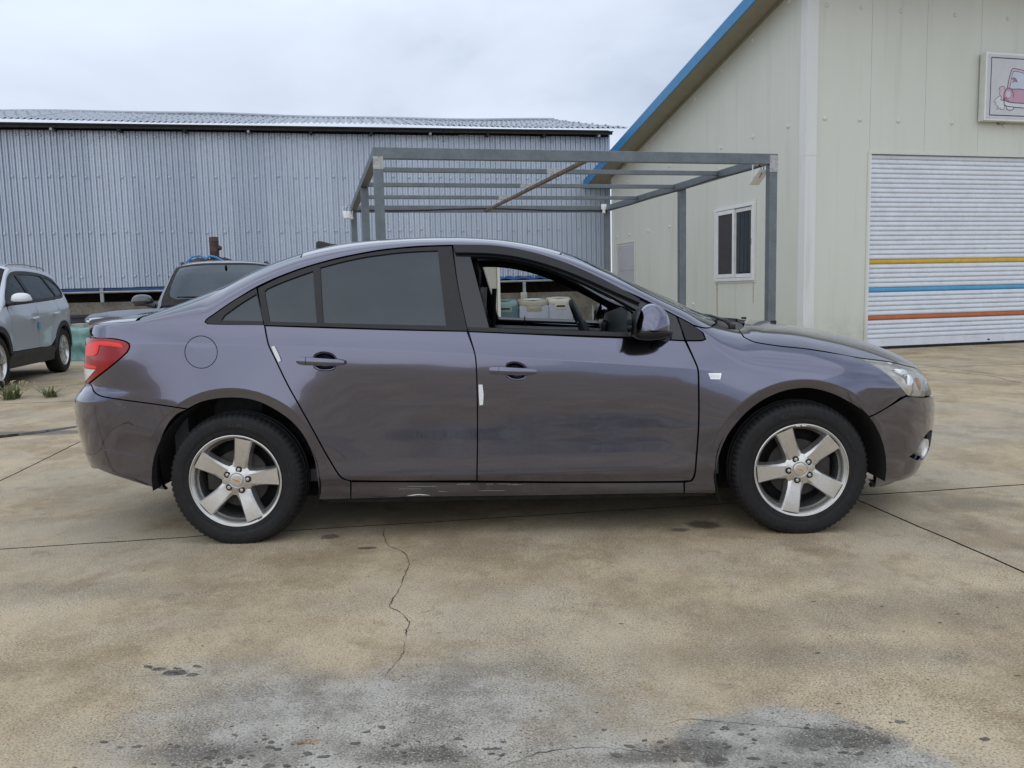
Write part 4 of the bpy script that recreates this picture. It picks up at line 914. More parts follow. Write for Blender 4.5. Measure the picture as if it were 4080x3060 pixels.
panel('repeater_lens', SB, T['repeater_in'], 'lampwhite', fe, off=.006, thick=.004, grid=.02)
panel('corner_trim', SB, T['tri'], 'black_trim', fe, off=-.002, thick=.02, gap=.002)
# lamps
tl = panel('tail_light', SB, [(-.735, .9965), (-.612, .994), (-.533, .982), (-.505, .971), (-.501, .958), (-.515, .935), (-.609, .871), (-.702, .821), (-.795, .782), (-.885, .768), (-.985, .80), (-.985, .985), (-.85, .997)], 'red', CAR, off=.006, thick=.02, grid=.015)
tag(tl, 'red tail light with a clear reversing lens below')
panel('lamp_reflector', SB, [(-.82, .965), (-.69, .982), (-.545, .972), (-.53, .962), (-.535, .955), (-.685, .968), (-.70, .925), (-.80, .915)], 'redhot', tl, off=.0085, thick=.003, grid=.01)
panel('lamp_reflector', SB, [(-.84, .958), (-.705, .972), (-.70, .928), (-.725, .916), (-.83, .91)], 'redhot', tl, off=.0095, thick=.003, grid=.01)
panel('lamp_reflector', SB, [(-.86, .872), (-.72, .866), (-.70, .858), (-.72, .853), (-.87, .858)], 'redhot', tl, off=.0085, thick=.003, grid=.01)
panel('reversing_lens', SB, [(-.98, .845), (-.715, .848), (-.775, .812), (-.87, .782), (-.98, .80)], 'lampwhite', tl, off=.0088, thick=.003, grid=.01)
hl_outline = [(3.004, .95), (3.088, .881), (3.137, .813), (3.175, .732), (3.21, .657), (3.233, .643), (3.348, .634), (3.40, .737), (3.47, .83), (3.50, .905), (3.333, .899), (3.198, .9235)]
hl = panel('headlight', SB, hl_outline, 'lampwhite', CAR, off=-.016, thick=.0, gap=.004, grid=.015, rim=False)
tag(hl, 'clear wedge-shaped headlight with an amber turn bulb')
panel('lamp_rim', SB, hl_outline, 'lampwhite', hl, [[tuple(np.array(hl_outline).mean(0) + (np.array(p) - np.array(hl_outline).mean(0)) * .965) for p in hl_outline]], off=-.003, thick=.014, gap=.003, grid=.03)
panel('lamp_lens', SB, hl_outline, 'lampglass', hl, off=.001, thick=.006, gap=.003, grid=.02)
def blob(name, c, r, m, parent, squash=(1, 1, 1)):
    bm = bmesh.new(); bmesh.ops.create_uvsphere(bm, u_segments=20, v_segments=12, radius=1.)
    v = [(c[0] + p.co.x * r * squash[0], c[1] + p.co.y * r * squash[1], c[2] + p.co.z * r * squash[2]) for p in bm.verts]
    f = [[q.index for q in fc.verts] for fc in bm.faces]; bm.free(); return add(name, v, f, m, parent, smooth=True)
def on_surf(xi, eta, d): return SB.S(xi, eta) + SB.N(xi, eta) * d
q = on_surf(3.35, .75, -.026); blob('turn_bulb', q, .036, 'amber', hl, (.6, .6, 1.15))
q = on_surf(3.265, .74, -.026); blob('projector', q, .040, 'chrome', hl, (.7, .55, 1.5))
q = on_surf(3.24, .86, -.03); blob('reflector_bowl', q, .040, 'chrome', hl, (1.3, .5, .8))
panel('lamp_divider', SB, [(3.20, .88), (3.29, .80), (3.275, .67), (3.262, .67), (3.272, .80), (3.19, .87)], 'chrome', hl, off=-.010, thick=.006, grid=.02)
# bumpers, bonnet, roof, glass, boot
fb = panel('front_bumper', SB, T['fb_side'] + [(3.233, .639), (3.348, .628), (3.5, .632), (3.75, .628), (4.018, .625), (4.018, .17), (3.6, .165), (3.43, .172), (3.25, .18)] + T['fb_arch'][::-1], 'paint', CAR, [[(3.26, .32), (3.31, .345), (3.36, .40), (3.43, .43), (3.5, .42), (3.52, .33), (3.46, .27), (3.36, .285)]], gap=.002, both=True, thick=.02)
panel('fog_recess', SB, [(3.25, .31), (3.31, .35), (3.36, .41), (3.43, .44), (3.51, .43), (3.53, .33), (3.46, .26), (3.36, .275)], 'black_trim', fb, off=-.045, thick=0, rim=False)
q = on_surf(3.40, .345, -.012); n = SB.N(3.40, .345)
fm = MB().lathe([(.0, -.006), (.036, -.004), (.040, -.012), (.046, -.014), (.047, .03)], 28).build('fog_lamp', 'lampwhite', fb, True)
fm.location = q; fm.rotation_euler = Vector((-n[0], -n[1], -n[2])).to_track_quat('Y', 'Z').to_euler()
panel('chin_spoiler', SB, [(3.07, .215), (3.13, .188), (3.25, .182), (3.43, .174), (3.7, .17), (4.018, .17), (4.018, .125), (3.5, .125), (3.28, .13), (3.14, .15)], 'black_trim', fb, both=True, off=-.012, thick=.02)
gr = panel('grille', SB, [(3.365, .637), (3.5, .64), (4.018, .637), (4.018, eta_z(4.018, .690)), (3.75, eta_z(3.75, .72)), (3.53, .90), (3.48, .83), (3.41, .737)], 'gloss_black', CAR, both=True, off=-.012, thick=.02, gap=.003)
hood = panel('hood', SB, T['hood_gap'][:-1] + [(3.505, .912), (3.53, .905), (3.75, eta_z(3.75, .735)), (4.018, eta_z(4.018, .70)), (4.018, ctr(4.018)[1]), ctr(3.9), ctr(3.7), ctr(3.5), ctr(3.3), ctr(3.1), ctr(2.9), ctr(2.7), ctr(2.60), rel(2.56, .62), rel(2.505, .5)], 'dusty_paint', CAR, both=True, gap=.003, thick=.02, grid=.035)
tag(hood, 'dusty hood with two black washer nozzles')
for y in (-.30, .30):
    zt_ = float(SB.zt(2.72)); nz = MB().box((2.705, y - .010, zt_ - .02), (2.735, y + .010, zt_ + .009), .005).build('washer_nozzle', 'black_trim', hood, True)
panel('front_cowl', SB, [rel(2.30, .30), rel(2.36, .345), (2.452, 1.186), rel(2.50, .5), rel(2.555, .62), ctr(2.60), ctr(2.46), rel(2.42, .6), rel(2.36, .45), rel(2.30, .33)], 'black_trim', CAR, both=True, off=-.018, thick=.0, rim=False)
panel('windshield', SB, [rel(2.29, .287), rel(2.2, .266), rel(2.0, .254), rel(1.8, .244), rel(1.58, .235), rel(1.60, .4), ctr(1.63), ctr(1.9), ctr(2.2), ctr(2.46), rel(2.42, .6), rel(2.36, .45), rel(2.31, .34)], 'clear', CAR, both=True, off=-.003, thick=.004, grid=.05)
rf = panel('roof', SB, [rel(1.575, .235), rel(1.2, .23), rel(.8, .23), rel(.4, .24), rel(.30, .245), rel(.27, .5), ctr(.26), ctr(.6), ctr(1.0), ctr(1.4), ctr(1.625), rel(1.595, .4)], 'paint', CAR, both=True, thick=.015, gap=.001)
panel('headliner', SB, [rel(1.6, .0), rel(1.2, .0), rel(.8, 0.), rel(.4, .0), rel(.2, .05), ctr(.2), ctr(.6), ctr(1.0), ctr(1.4), ctr(1.6)], 'cabin_light', CAR, both=True, off=-.035, thick=0, rim=False, grid=.06)
panel('rear_window', SB, [rel(.29, .25), rel(.2, .255), rel(0., .285), rel(-.2, .275), rel(-.36, .225), rel(-.47, .20), rel(-.51, .45), ctr(-.53), ctr(-.3), ctr(0.), ctr(.25), rel(.265, .5)], 'tint', CAR, both=True, off=-.003, thick=.004, grid=.04)
tr = panel('trunk_lid', SB, [rel(-.49, .195), rel(-.7, .215), rel(-.80, .175), (-.985, 1.0), (-1.398, 1.0), ctr(-1.398), ctr(-1.2), ctr(-.9), ctr(-.7), ctr(-.54), rel(-.52, .45)], 'paint', CAR, both=True, gap=.002)
panel('trunk_face', SB, [(-.99, .79), (-1.398, .785), (-1.398, .995), (-.99, .995)], 'paint', tr, both=True, gap=.002)
V = []; F = []; ys = np.linspace(-.66, .66, 25); prof = [(.06, 0.), (.15, .014), (.24, .012), (.325, .003), (.345, -.008), (.348, -.020), (.335, -.032), (.30, -.034), (.2, -.02), (.06, -.012)]
for y in ys:
    e = (abs(y) / .66); x0 = -.60 + .10 * e ** 2.5; sc = 1 - .10 * e ** 4; zz = 1.112 - .028 * e ** 2.4
    for px, pz in prof: V.append((x0 - px * sc * (1 - .18 * e ** 3), y, zz + pz * (1 - .2 * e ** 6)))
K = len(prof)
for i in range(len(ys) - 1):
    for k in range(K): F.append((i * K + k, (i + 1) * K + k, (i + 1) * K + (k + 1) % K, i * K + (k + 1) % K))
F.append(tuple(range(K))); F.append(tuple((len(ys) - 1) * K + k for k in range(K))[::-1])
add('spoiler_lip', V, F, 'paint', tr, smooth=True, angle=50)
rb = panel('rear_bumper', SB, T['rb_side'] + [(-.80, .772), (-.885, .763), (-1.0, .768), (-1.2, .768), (-1.398, .768), (-1.398, .27), (-1.05, .285), (-.90, .325), (-.826, .355), (-.724, .334), (-.612, .305), (-.519, .275), (-.433, .256)] + T['rb_arch'][::-1], 'paint', CAR, both=True, gap=.002, thick=.02, lines=AR)
tag(rb, 'rear bumper with a scuffed corner')
for k in range(7):
    x0 = -.58 + .008 * k + random.uniform(-.02, .02); z0 = .698 - .006 * k; L = random.uniform(.012, .04)
    panel('scratch', SB, [(x0, z0), (x0 + L, z0 - .002), (x0 + L, z0 - .0015), (x0, z0 + .0006)], 'weld', rb, off=.0006, thick=0, rim=False, grid=.02)
for (x0, z0, L) in ((-.69, .455, .18), ):
    panel('bumper_crease', SB, [(x0, z0), (x0 + .06, z0 - .010), (x0 + L + .06, z0 - .033), (x0 + L, z0 - .024), (x0 + .05, z0 - .004)], 'paint', rb, off=.003, thick=.003, grid=.01)
for k in range(9):
    x0 = random.uniform(.55, 1.4); z0 = random.uniform(.225, .30); L = random.uniform(.03, .14)
    panel('scratch', SB, [(x0, z0), (x0 + L, z0 - .002), (x0 + L, z0 - .0008), (x0, z0 + .0014)], 'weld', rk, off=.0006, thick=0, rim=False, grid=.03)
panel('scratch', SB, [(.81, .213), (.87, .221), (.93, .213), (.90, .214), (.87, .216), (.84, .213)], 'white_plastic', rk, off=.0008, thick=0, rim=False, grid=.02)
for m_ in (fd, rd, qp, rk, fe, tl, hl): mirror(m_)
# fog recess is only needed once more on the far side
for ch in list(fb.children):
    if ch.name.startswith(('fog_recess', )): mirror(ch, fb)
# antenna, wipers, door mirrors
V = []; F = []; st = [(.30, .030, .0), (.33, .055, .020), (.36, .075, .046), (.375, .082, .056), (.40, .06, .044), (.44, .05, .028), (.50, .035, .012), (.56, .012, .0)]
zb_ = lambda x: float(SB.zt(x - .08)) - .006
K = 8
fin = [(.315, .014, .012), (.312, .018, .04), (.308, .012, .068), (.325, .012, .070), (.350, .018, .058), (.39, .022, .038), (.45, .02, .020), (.52, .006, .004)]
for x, w_, h_ in fin:
    for (a, b) in ((-1, 0), (-.75, .35), (-.35, .85), (0, 1), (.35, .85), (.75, .35), (1, 0)): V.append((x, a * w_, zb_(x) + b * h_))
for i in range(len(fin) - 1):
    for k in range(6): F.append((i * 7 + k, i * 7 + k + 1, (i + 1) * 7 + k + 1, (i + 1) * 7 + k))
F.append(tuple(range(7))); F.append(tuple((len(fin) - 1) * 7 + k for k in range(7))[::-1])
an = add('shark_fin_antenna', V, F, 'black_trim', CAR, smooth=True, angle=60); an.location = (-.08, 0, 0)
for yw, L in ((-.55, .5), (.10, .6)):
    w = MB(); x0 = 2.44; z0 = float(SB.zt(2.44)) - .035
    w.tube([(x0, yw, z0), (x0 - .03, yw + .02, z0 + .028), (x0 - .07, yw + .16, z0 + .05), (x0 - .09, yw + .3, z0 + .055)], [.012, .009, .006, .005], 8)
    w.box((x0 - .018, yw - .016, z0 - .02), (x0 + .014, yw + .016, z0 + .012), .005)
    w.tube([(x0 - .085, yw - .02, z0 + .032), (x0 - .105, yw + .25, z0 + .058), (x0 - .10, yw + L, z0 + .06)], .006, 6)
    w.build('wiper', 'black_trim', CAR, True)
def loft_scaled(name, outline, cxz, ys, sc, m, parent):
    o = densify(outline, .012, 60); V = []; F = []; n = len(o); c = np.array(cxz)
    for y, s in zip(ys, sc):
        for p in o: q = c + (p - c) * s; V.append((q[0], y, q[1]))
    for i in range(len(ys) - 1):
        for k in range(n): j = (k + 1) % n; F.append((i * n + k, i * n + j, (i + 1) * n + j, (i + 1) * n + k))
    F.append(tuple(range(n))[::-1]); F.append(tuple((len(ys) - 1) * n + k for k in range(n)))
    return add(name, V, F, m, parent, smooth=True, angle=50)
dm = empty('door_mirror', (0, 0, 0)); dm.parent = CAR
ty = np.linspace(-1, 1, 15); ysm = -.985 + ty * .105; scm = (1 - np.abs(ty) ** 2.6 * .999) ** (1 / 2.3) * .98 + .02
cap_o = [(1.884, .992), (1.888, 1.03), (1.905, 1.07), (1.935, 1.098), (1.97, 1.109), (2.005, 1.098), (2.033, 1.068), (2.047, 1.03), (2.048, .990), (1.96, .985)]
loft_scaled('mirror_cap', cap_o, (1.965, .992), ysm, scm, 'paint', dm)
low_o = [(1.876, .985), (1.884, 1.0), (1.96, .990), (2.045, .993), (2.062, .985), (2.058, .967), (2.02, .952), (1.97, .945), (1.91, .948), (1.885, .962)]
loft_scaled('mirror_base', low_o, (1.965, .985), ysm, scm * .99, 'black_trim', dm)
rim_o = [(1.872, .965), (1.874, 1.02), (1.89, 1.065), (1.915, 1.092), (1.90, 1.06), (1.892, 1.02), (1.895, .965)]
loft_scaled('mirror_rim', rim_o, (1.885, 1.02), ysm, np.maximum(scm * .97, .05), 'black_trim', dm)
MB().tube([(2.02, -.955, .962), (2.045, -.90, .955), (2.06, -.83, .955)], [.024, .022, .03], 12).build('mirror_foot', 'black_trim', dm, True)
gl_ = [( -.985 + .092 * math.cos(t), 1.02 + .058 * math.sin(t)) for t in np.linspace(0, 2 * math.pi, 28, endpoint=False)]
add('mirror_glass', [(1.868, a, b) for a, b in gl_], [tuple(range(28))[::-1]], 'chrome', dm)
mirror(dm)

# wheels
def wheel_proto(name):
    w = empty(name); w.parent = CAR
    seg = 216
    tp = [(.206, -.070), (.214, -.086), (.222, -.094), (.236, -.0985), (.246, -.0985), (.249, -.1005), (.262, -.1025), (.276, -.1035), (.290, -.1015), (.293, -.0985), (.300, -.097), (.309, -.090), (.317, -.080), (.322, -.068), (.3245, -.05), (.3245, -.044), (.316, -.043), (.316, -.036), (.3262, -.035), (.3268, -.012), (.317, -.010), (.317, .010), (.3268, .012), (.3262, .035), (.316, .036), (.3245, .05), (.317, .08), (.30, .097), (.27, .103), (.235, .098), (.206, .07)]
    def mod(j, k, r, a):
        if r > .305 and abs(a) > .046 and k % 3 == 0: return r - .0065 * min(1., (r - .303) / .012)
        return r
    m = MB().lathe(tp, seg, mod=mod)
    v = []
    for x, y, z in m.v:
        if z < -.3075: z = -.3075 + (z + .3075) * .02
        if z < -.21 and y < -.08: y -= .006 * (min(1, (-.21 - z) / .09))
        v.append((x, y, z))
    ty_ = add('tyre', v, m.f, 'rubber', w, smooth=True, angle=28)
    MB().lathe([(.2065, -.070), (.213, -.084), (.2225, -.0945), (.2225, -.0985), (.2195, -.1), (.2165, -.0985), (.2155, -.095), (.2125, -.0935), (.2105, -.090), (.2065, -.086), (.2005, -.066), (.1985, -.060), (.192, -.05), (.189, .03), (.20, .085)], 120).build('rim_barrel', 'silver', w, True)
    MB().lathe([(.0, -.030), (.045, -.030), (.046, -.022), (.138, -.022), (.139, -.002), (.08, -.002), (.07, .03), (.0, .03)], 60).build('brake_disc', 'brake', w, True)
    cal = MB(); cal.box((.085, -.045, -.07), (.155, .03, .055), .012); cal.build('brake_caliper', 'brake', w, True)
    MB().lathe([(.0, .05), (.17, .05), (.189, .03)], 40).build('hub_back', 'matte_black', w, True)
    MB().lathe([(.1985, -.0592), (.1935, -.049), (.1905, .028)], 80).build('inner_barrel', 'brake', w, True)
    for s in range(5):
        th = 2 * math.pi * s / 5; V = []; F = []
        prof = []
        for r, hw, y in ((.040, .021, -.072), (.075, .0235, -.0745), (.10, .0258, -.079), (.15, .0318, -.0865), (.19, .0365, -.0905), (.2085, .0385, -.0915)):
            prof.append((r, hw, y))
        K = 8
        for r, hw, y in prof:
            fl = .020 * max(0., 1 - (r - .04) / .09) ** 1.5
            ring = [(-hw - .012 - fl, y + .052), (-hw - .0085 - fl, y + .024), (-hw - .006 - fl * .7, y + .009), (-hw, y), (hw, y), (hw + .006 + fl * .7, y + .009), (hw + .0085 + fl, y + .024), (hw + .012 + fl, y + .052)]
            for a, yy in ring:
                rr = math.sqrt(max(r * r - a * a, 0)) if r > .2 else r
                V.append((rr * math.cos(th) - a * math.sin(th), yy, rr * math.sin(th) + a * math.cos(th)))
        for i in range(len(prof) - 1):
            for k in range(K - 1): F.append((i * K + k, i * K + k + 1, (i + 1) * K + k + 1, (i + 1) * K + k))
        add('spoke', V, [f[::-1] for f in F], 'silver', w, smooth=True, angle=22)
        c_ = (.0528 * math.cos(th), .0528 * math.sin(th))
        MB().lathe([(.0158, -.0765), (.0146, -.0775), (.0, -.0775)], 20, (c_[0], 0, c_[1])).build('lug_hole_shade', 'matte_black', w, True)  # flat black disc on the hub, painted as the shade inside a lug hole
        MB().lathe([(.0, -.0835), (.005, -.0835), (.0060, -.0825), (.0062, -.0800), (.0085, -.0795), (.0088, -.070)], 6, (c_[0], 0, c_[1])).build('lug_nut', 'brake' if s == 9 else 'silver', w)
    MB().lathe([(.0, -.0765), (.034, -.0765), (.0365, -.0785), (.040, -.0785), (.046, -.0755), (.062, -.0735), (.075, -.066), (.082, -.04)], 60).build('hub', 'silver', w, True)
    hc = MB().lathe([(.0, -.0835), (.018, -.0833), (.027, -.0825), (.0298, -.0805), (.030, -.077)], 48).build('hub_cap', 'silver', w, True)
    # cross-shaped emblem: gold on a pale border
    def cross(s, sk):
        a, b, h, t = .0205 * s, .0068 * s, .0032 * s, .0062 * s
        p = [(-a, -h), (-b, -h), (-b, -t), (b, -t), (b, -h), (a, -h), (a, h), (b, h), (b, t), (-b, t), (-b, h), (-a, h)]
        return [(x + z * sk, z) for x, z in p]
    for s, m_, d in ((1.13, 'white_plastic', -.0846), (.98, 'gold', -.0852)):
        p = cross(s, .45)
        prism('emblem', p, m_, hc, ((0, d, 0), (1, 0, 0), (0, 0, 1), (0, -1, 0)), .001)
    return w
def tyre_text(w, txt, ang, r0, size, flip=False):
    cu = bpy.data.curves.new('lettering', 'FONT'); cu.body = txt; cu.size = size; cu.align_x = 'CENTER'; cu.extrude = .0006; cu.offset = .0006
    o = bpy.data.objects.new('lettering', cu); col.objects.link(o)
    me = bpy.data.meshes.new_from_object(o.evaluated_get(bpy.context.evaluated_depsgraph_get()))
    col.objects.unlink(o); bpy.data.objects.remove(o)
    for v in me.vertices:
        a = ang - v.co.x / (r0 + size * .35); r = r0 + v.co.y
        v.co = Vector((r * math.cos(a), -.1040 - v.co.z * .8 + max(0, abs(r - .272) - .012) * .22, r * math.sin(a)))
    me.materials.clear(); me.materials.append(MT['lettering'])
    q = bpy.data.objects.new('sidewall_lettering', me); col.objects.link(q); q.parent = w; return q
MT['lettering'] = simple('raised_rubber', (.016, .016, .017), .55, var=.1)
wr = wheel_proto('wheel')
tyre_text(wr, 'SuperMile', R(-93), .262, .030); tyre_text(wr, 'KUMHO', R(82), .262, .030)
tyre_text(wr, '205/60R16 92H', R(12), .259, .012)
wf = copy_tree(wr, CAR)
for o, x, a in ((wr, 0.002, R(77)), (wf, 2.688, R(41))):
    o.location = (x, -.782, .3075)
    for ch in o.children:
        if ch.name.startswith(('tyre',)): continue
        if ch.name.startswith('sidewall'):
            ch.rotation_euler = (0, 0, 0) if o is wr else (0, R(-18), 0); continue
        ch.rotation_euler = (0, -a + (R(30) if ch.name.startswith('brake_caliper') else 0), 0)
        if ch.name.startswith('brake_caliper'): ch.rotation_euler = (0, R(180) if o is wr else R(0), 0)
        if ch.name.startswith('hub_cap'): ch.rotation_euler = (0, R(20), 0)
for ch in list(wf.children):
    pass
bw = MB(); 
for a0, a1 in ((R(84), R(90)), (R(91.5), R(98))):
    bw.box((.2125 * math.cos((a0 + a1) / 2) - .011, -.0955, .2125 * math.sin((a0 + a1) / 2) - .004), (.2125 * math.cos((a0 + a1) / 2) + .011, -.087, .2125 * math.sin((a0 + a1) / 2) + .004), .002)
bw.build('balance_weight', 'chrome', wf, True)
bw2 = MB().box((-.011, -.0985, -.004), (.011, -.09, .004), .002).build('balance_weight', 'galv', wr, True); bw2.location = (.108, 0, -.184); bw2.rotation_euler = (0, R(-30), 0)
for o in (wr, wf):
    c = copy_tree(o, CAR); c.scale = (1, -1, 1); c.location = (o.location.x, .782, .3075)

# inner structure: liners, sills, floor, cabin
for cxw in (0.0, 2.687):
    V = []; F = []; n = 26
    for i in range(n + 1):
        t = (R(-20) + R(206) * i / n) if cxw < 1 else (R(-9) + R(212) * i / n)
        for y in (-.874, -.62, -.56):
            r = .402 if y < -.57 else .30
            V.append((cxw + r * math.cos(t), y, .308 + r * math.sin(t)))
    for i in range(n):
        for k in range(2): F.append((i * 3 + k, i * 3 + k + 1, (i + 1) * 3 + k + 1, (i + 1) * 3 + k))
    L = add('wheel_arch_liner', V, F, 'matte_black', CAR, smooth=True); mirror(L)
ub = MB()
ub.box((-.40, -.55, .15), (3.12, .55, .27)); ub.box((.42, -.80, .175), (2.26, .80, .26))
ub.box((2.28, -.55, .24), (3.12, .55, .70)); ub.box((-.45, -.55, .24), (.42, .55, .72))
ub.build('underbody', 'matte_black', CAR)
inner = panel('inner_shell', SB, [(.43, .25), (2.26, .25), (2.28, .5), (2.40, .62), (2.15, .90), (.17, 1.02), (-.3, .95), (-.15, .76), (.15, .76), (.36, .6), (.43, .45)], 'matte_black', CAR, off=-.032, thick=0, rim=False, grid=.08); mirror(inner)
panel('trunk_shell', SB, [(-.25, 1.0), (-.25, .76), (-.6, .70), (-1.398, .70), (-1.398, 1.0)], 'matte_black', CAR, off=-.035, thick=0, rim=False, grid=.08, both=True)
panel('nose_shell', SB, [(3.0, .62), (3.1, .56), (4.018, .3), (4.018, .66), (3.4, .66), (3.2, .66)], 'matte_black', CAR, off=-.06, thick=0, rim=False, grid=.08, both=True)
cb = MB(); cb.box((.1, -.74, .27), (2.3, .74, .33)); cb.box((2.28, -.74, .27), (2.33, .74, .93)); cb.box((-.35, -.70, .27), (-.28, .70, 1.06)); cb.box((-.5, -.68, 1.04), (0.02, .68, 1.06))
cb.build('cabin_floor', 'cabin', CAR)
# pillars inside the door gap
for s in (1,):
    bp = MB(); bp.tube([(1.15, -.78, .3), (1.13, -.755, .98), (1.09, -.62, 1.30), (1.08, -.56, 1.38)], [.05, .045, .04, .03], 10); o = bp.build('center_pillar', 'cabin_light', CAR, True); mirror(o)
    sb_ = MB().tube([(1.205, -.735, 1.20), (1.18, -.745, .8), (1.16, -.76, .45)], .018, 6).build('seat_belt', 'fabric', CAR, True); mirror(sb_)
ds = MB()
V = []; F = []; secs = [(1.90, .60, .80), (1.90, .80, .88), (1.94, .90, .94), (2.04, .94, .97), (2.16, .955, .975), (2.36, .935, .955)]
ys = np.linspace(-.74, .74, 21)
for y in ys:
    hump = math.exp(-((y - .37) / .17) ** 2)
    for x, z0, z1 in secs: V.append((x - .05 * hump, y, (z0 + z1) / 2 + (.115 * hump if x < 2.1 and z0 > .85 else .03 * hump if z0 > .85 else 0)))
K = len(secs)
for i in range(len(ys) - 1):
    for k in range(K - 1): F.append((i * K + k, (i + 1) * K + k, (i + 1) * K + k + 1, i * K + k + 1))
dash = add('dashboard', V, F, 'cabin', CAR, smooth=True)
MB().box((1.86, .24, .86), (1.90, .50, 1.0), .02).build('instrument_panel', 'gloss_black', dash, True)
MB().box((1.84, -.11, .62), (1.90, .11, .94), .02).build('center_stack', 'gloss_black', dash, True)
MB().tube([(1.98, .37, .82), (1.75, .37, .93)], [.05, .035], 14).build('steering_column', 'cabin', dash, True)
sw = empty('steering_wheel', (1.755, .37, .935)); sw.parent = CAR; sw.rotation_euler = (0, R(68), 0)
tor = [(.185 * math.cos(t), .185 * math.sin(t), 0) for t in np.linspace(0, 2 * math.pi, 41)]
MB().tube(tor, .0165, 12, cap=False).build('wheel_ring', 'cabin', sw, True)
MB().box((-.06, -.07, -.02), (.07, .07, .035), .02).build('horn_pad', 'cabin', sw, True)
sp = MB(); sp.box((-.02, .05, -.012), (.03, .18, .008), .006); sp.box((-.02, -.18, -.012), (.03, -.05, .008), .006); sp.box((.05, -.03, -.012), (.18, .03, .008), .006); sp.build('wheel_spoke', 'galv', sw, True)
def seat(x, y):
    s = empty('front_seat', (x, y, .0)); s.parent = CAR
    MB().box((-.02, -.25, .33), (.50, .25, .52), .06).build('seat_cushion', 'fabric', s, True)
    b = MB().box((-.08, -.25, .48), (.07, .25, 1.08), .06, Matrix.Rotation(R(-24), 3, 'Y'), (0, 0, .5)).build('seat_back', 'fabric', s, True)
    MB().box((-.36, -.13, 1.03), (-.26, .13, 1.22), .04, Matrix.Rotation(R(-12), 3, 'Y'), (-.3, 0, 1.1)).build('headrest', 'fabric', s, True)
seat(1.05, -.36); seat(1.12, .36)
MB().box((.0, -.62, .35), (.55, .62, .55), .06).build('rear_seat', 'fabric', CAR, True)
MB().box((-.2, -.62, .5), (.08, .62, 1.02), .06).build('rear_seat_back', 'fabric', CAR, True)
mi = MB().box((1.70, -.13, 1.275), (1.73, .11, 1.335), .012).build('rear_view_mirror', 'cabin', CAR, True)

# ---------------------------------------------------------------- two sport utility vehicles in the yard
class Suv(Body):
    xr0 = -.25; xf0 = 2.75; xrn = -.80; xfn = 3.48; nr = 3.2; nf = 2.7
    zk = staticmethod(pchip([(-.9, 1.20), (-.7, 1.36), (-.5, 1.47), (-.2, 1.53), (.3, 1.575), (.9, 1.585), (1.3, 1.56), (1.55, 1.49), (1.8, 1.36), (2.05, 1.21), (2.2, 1.11), (2.35, 1.0), (2.5, .93), (2.8, .88), (3.1, .83), (3.5, .70)]))
    zt = staticmethod(pchip([(-.9, 1.36), (-.75, 1.50), (-.6, 1.60), (-.4, 1.645), (0., 1.685), (.7, 1.705), (1.2, 1.69), (1.42, 1.65), (1.65, 1.55), (2.0, 1.36), (2.3, 1.19), (2.45, 1.11), (2.55, 1.09), (2.9, 1.055), (3.2, .99), (3.4, .90), (3.52, .80)]))
    nt = staticmethod(pchip([(-1., 2.8), (0, 2.8), (1.5, 2.7), (2.2, 2.7), (2.6, 3.2), (3.6, 3.)]))
    xrear = staticmethod(pchip([(.15, -.70), (.3, -.84), (.5, -.90), (.75, -.91), (.95, -.89), (1.15, -.83), (1.4, -.72), (1.7, -.58)]))
    xfront = staticmethod(pchip([(.15, 3.40), (.3, 3.50), (.55, 3.56), (.8, 3.55), (.95, 3.46), (1.1, 3.35)]))
    crease = staticmethod(spline([(-.9, 1.06), (0., 1.02), (1.2, .965), (2.3, .90), (3.5, .84)])); belt = staticmethod(spline([(-.9, 1.22), (0., 1.16), (1.2, 1.11), (2.2, 1.07), (3.5, 1.0)]))
    lo = staticmethod(pchip([(.15, .80), (.22, .86), (.36, .885), (.43, .905), (.47, .900), (.60, .902), (.75, .912), (.90, .9165), (.965, .913)]))
    def W(s, x, z):
        x = np.asarray(x, float); z = np.asarray(z, float); zc = s.crease(x); zb = s.belt(x)
        zz = z - (zc - .965) * sstep((z - .5) / np.maximum(zc - .5, .1))
        a = np.where(z <= zc, s.lo(np.minimum(zz, .965)), .913 - .30 * np.minimum(z - zc, zb - zc) - .40 * np.maximum(z - zb, 0) - .15 * np.maximum(z - zb, 0) ** 2)
        a = a - .012 * ((x - 1.2) / 1.4) ** 2
        for cx in (0., 2.67):
            r = np.hypot(x - cx, z - .35); a = a + .018 * (1 - sstep((r - .43) / .22)) * sstep((z - .3) / .3)
        return a
UB = Suv()
MT['clad'] = simple('black_cladding', (.028, .029, .031), .6, var=.2)
MT['tailred'] = simple('dark_tail_lens', (.14, .018, .024), .15, coat=1.)
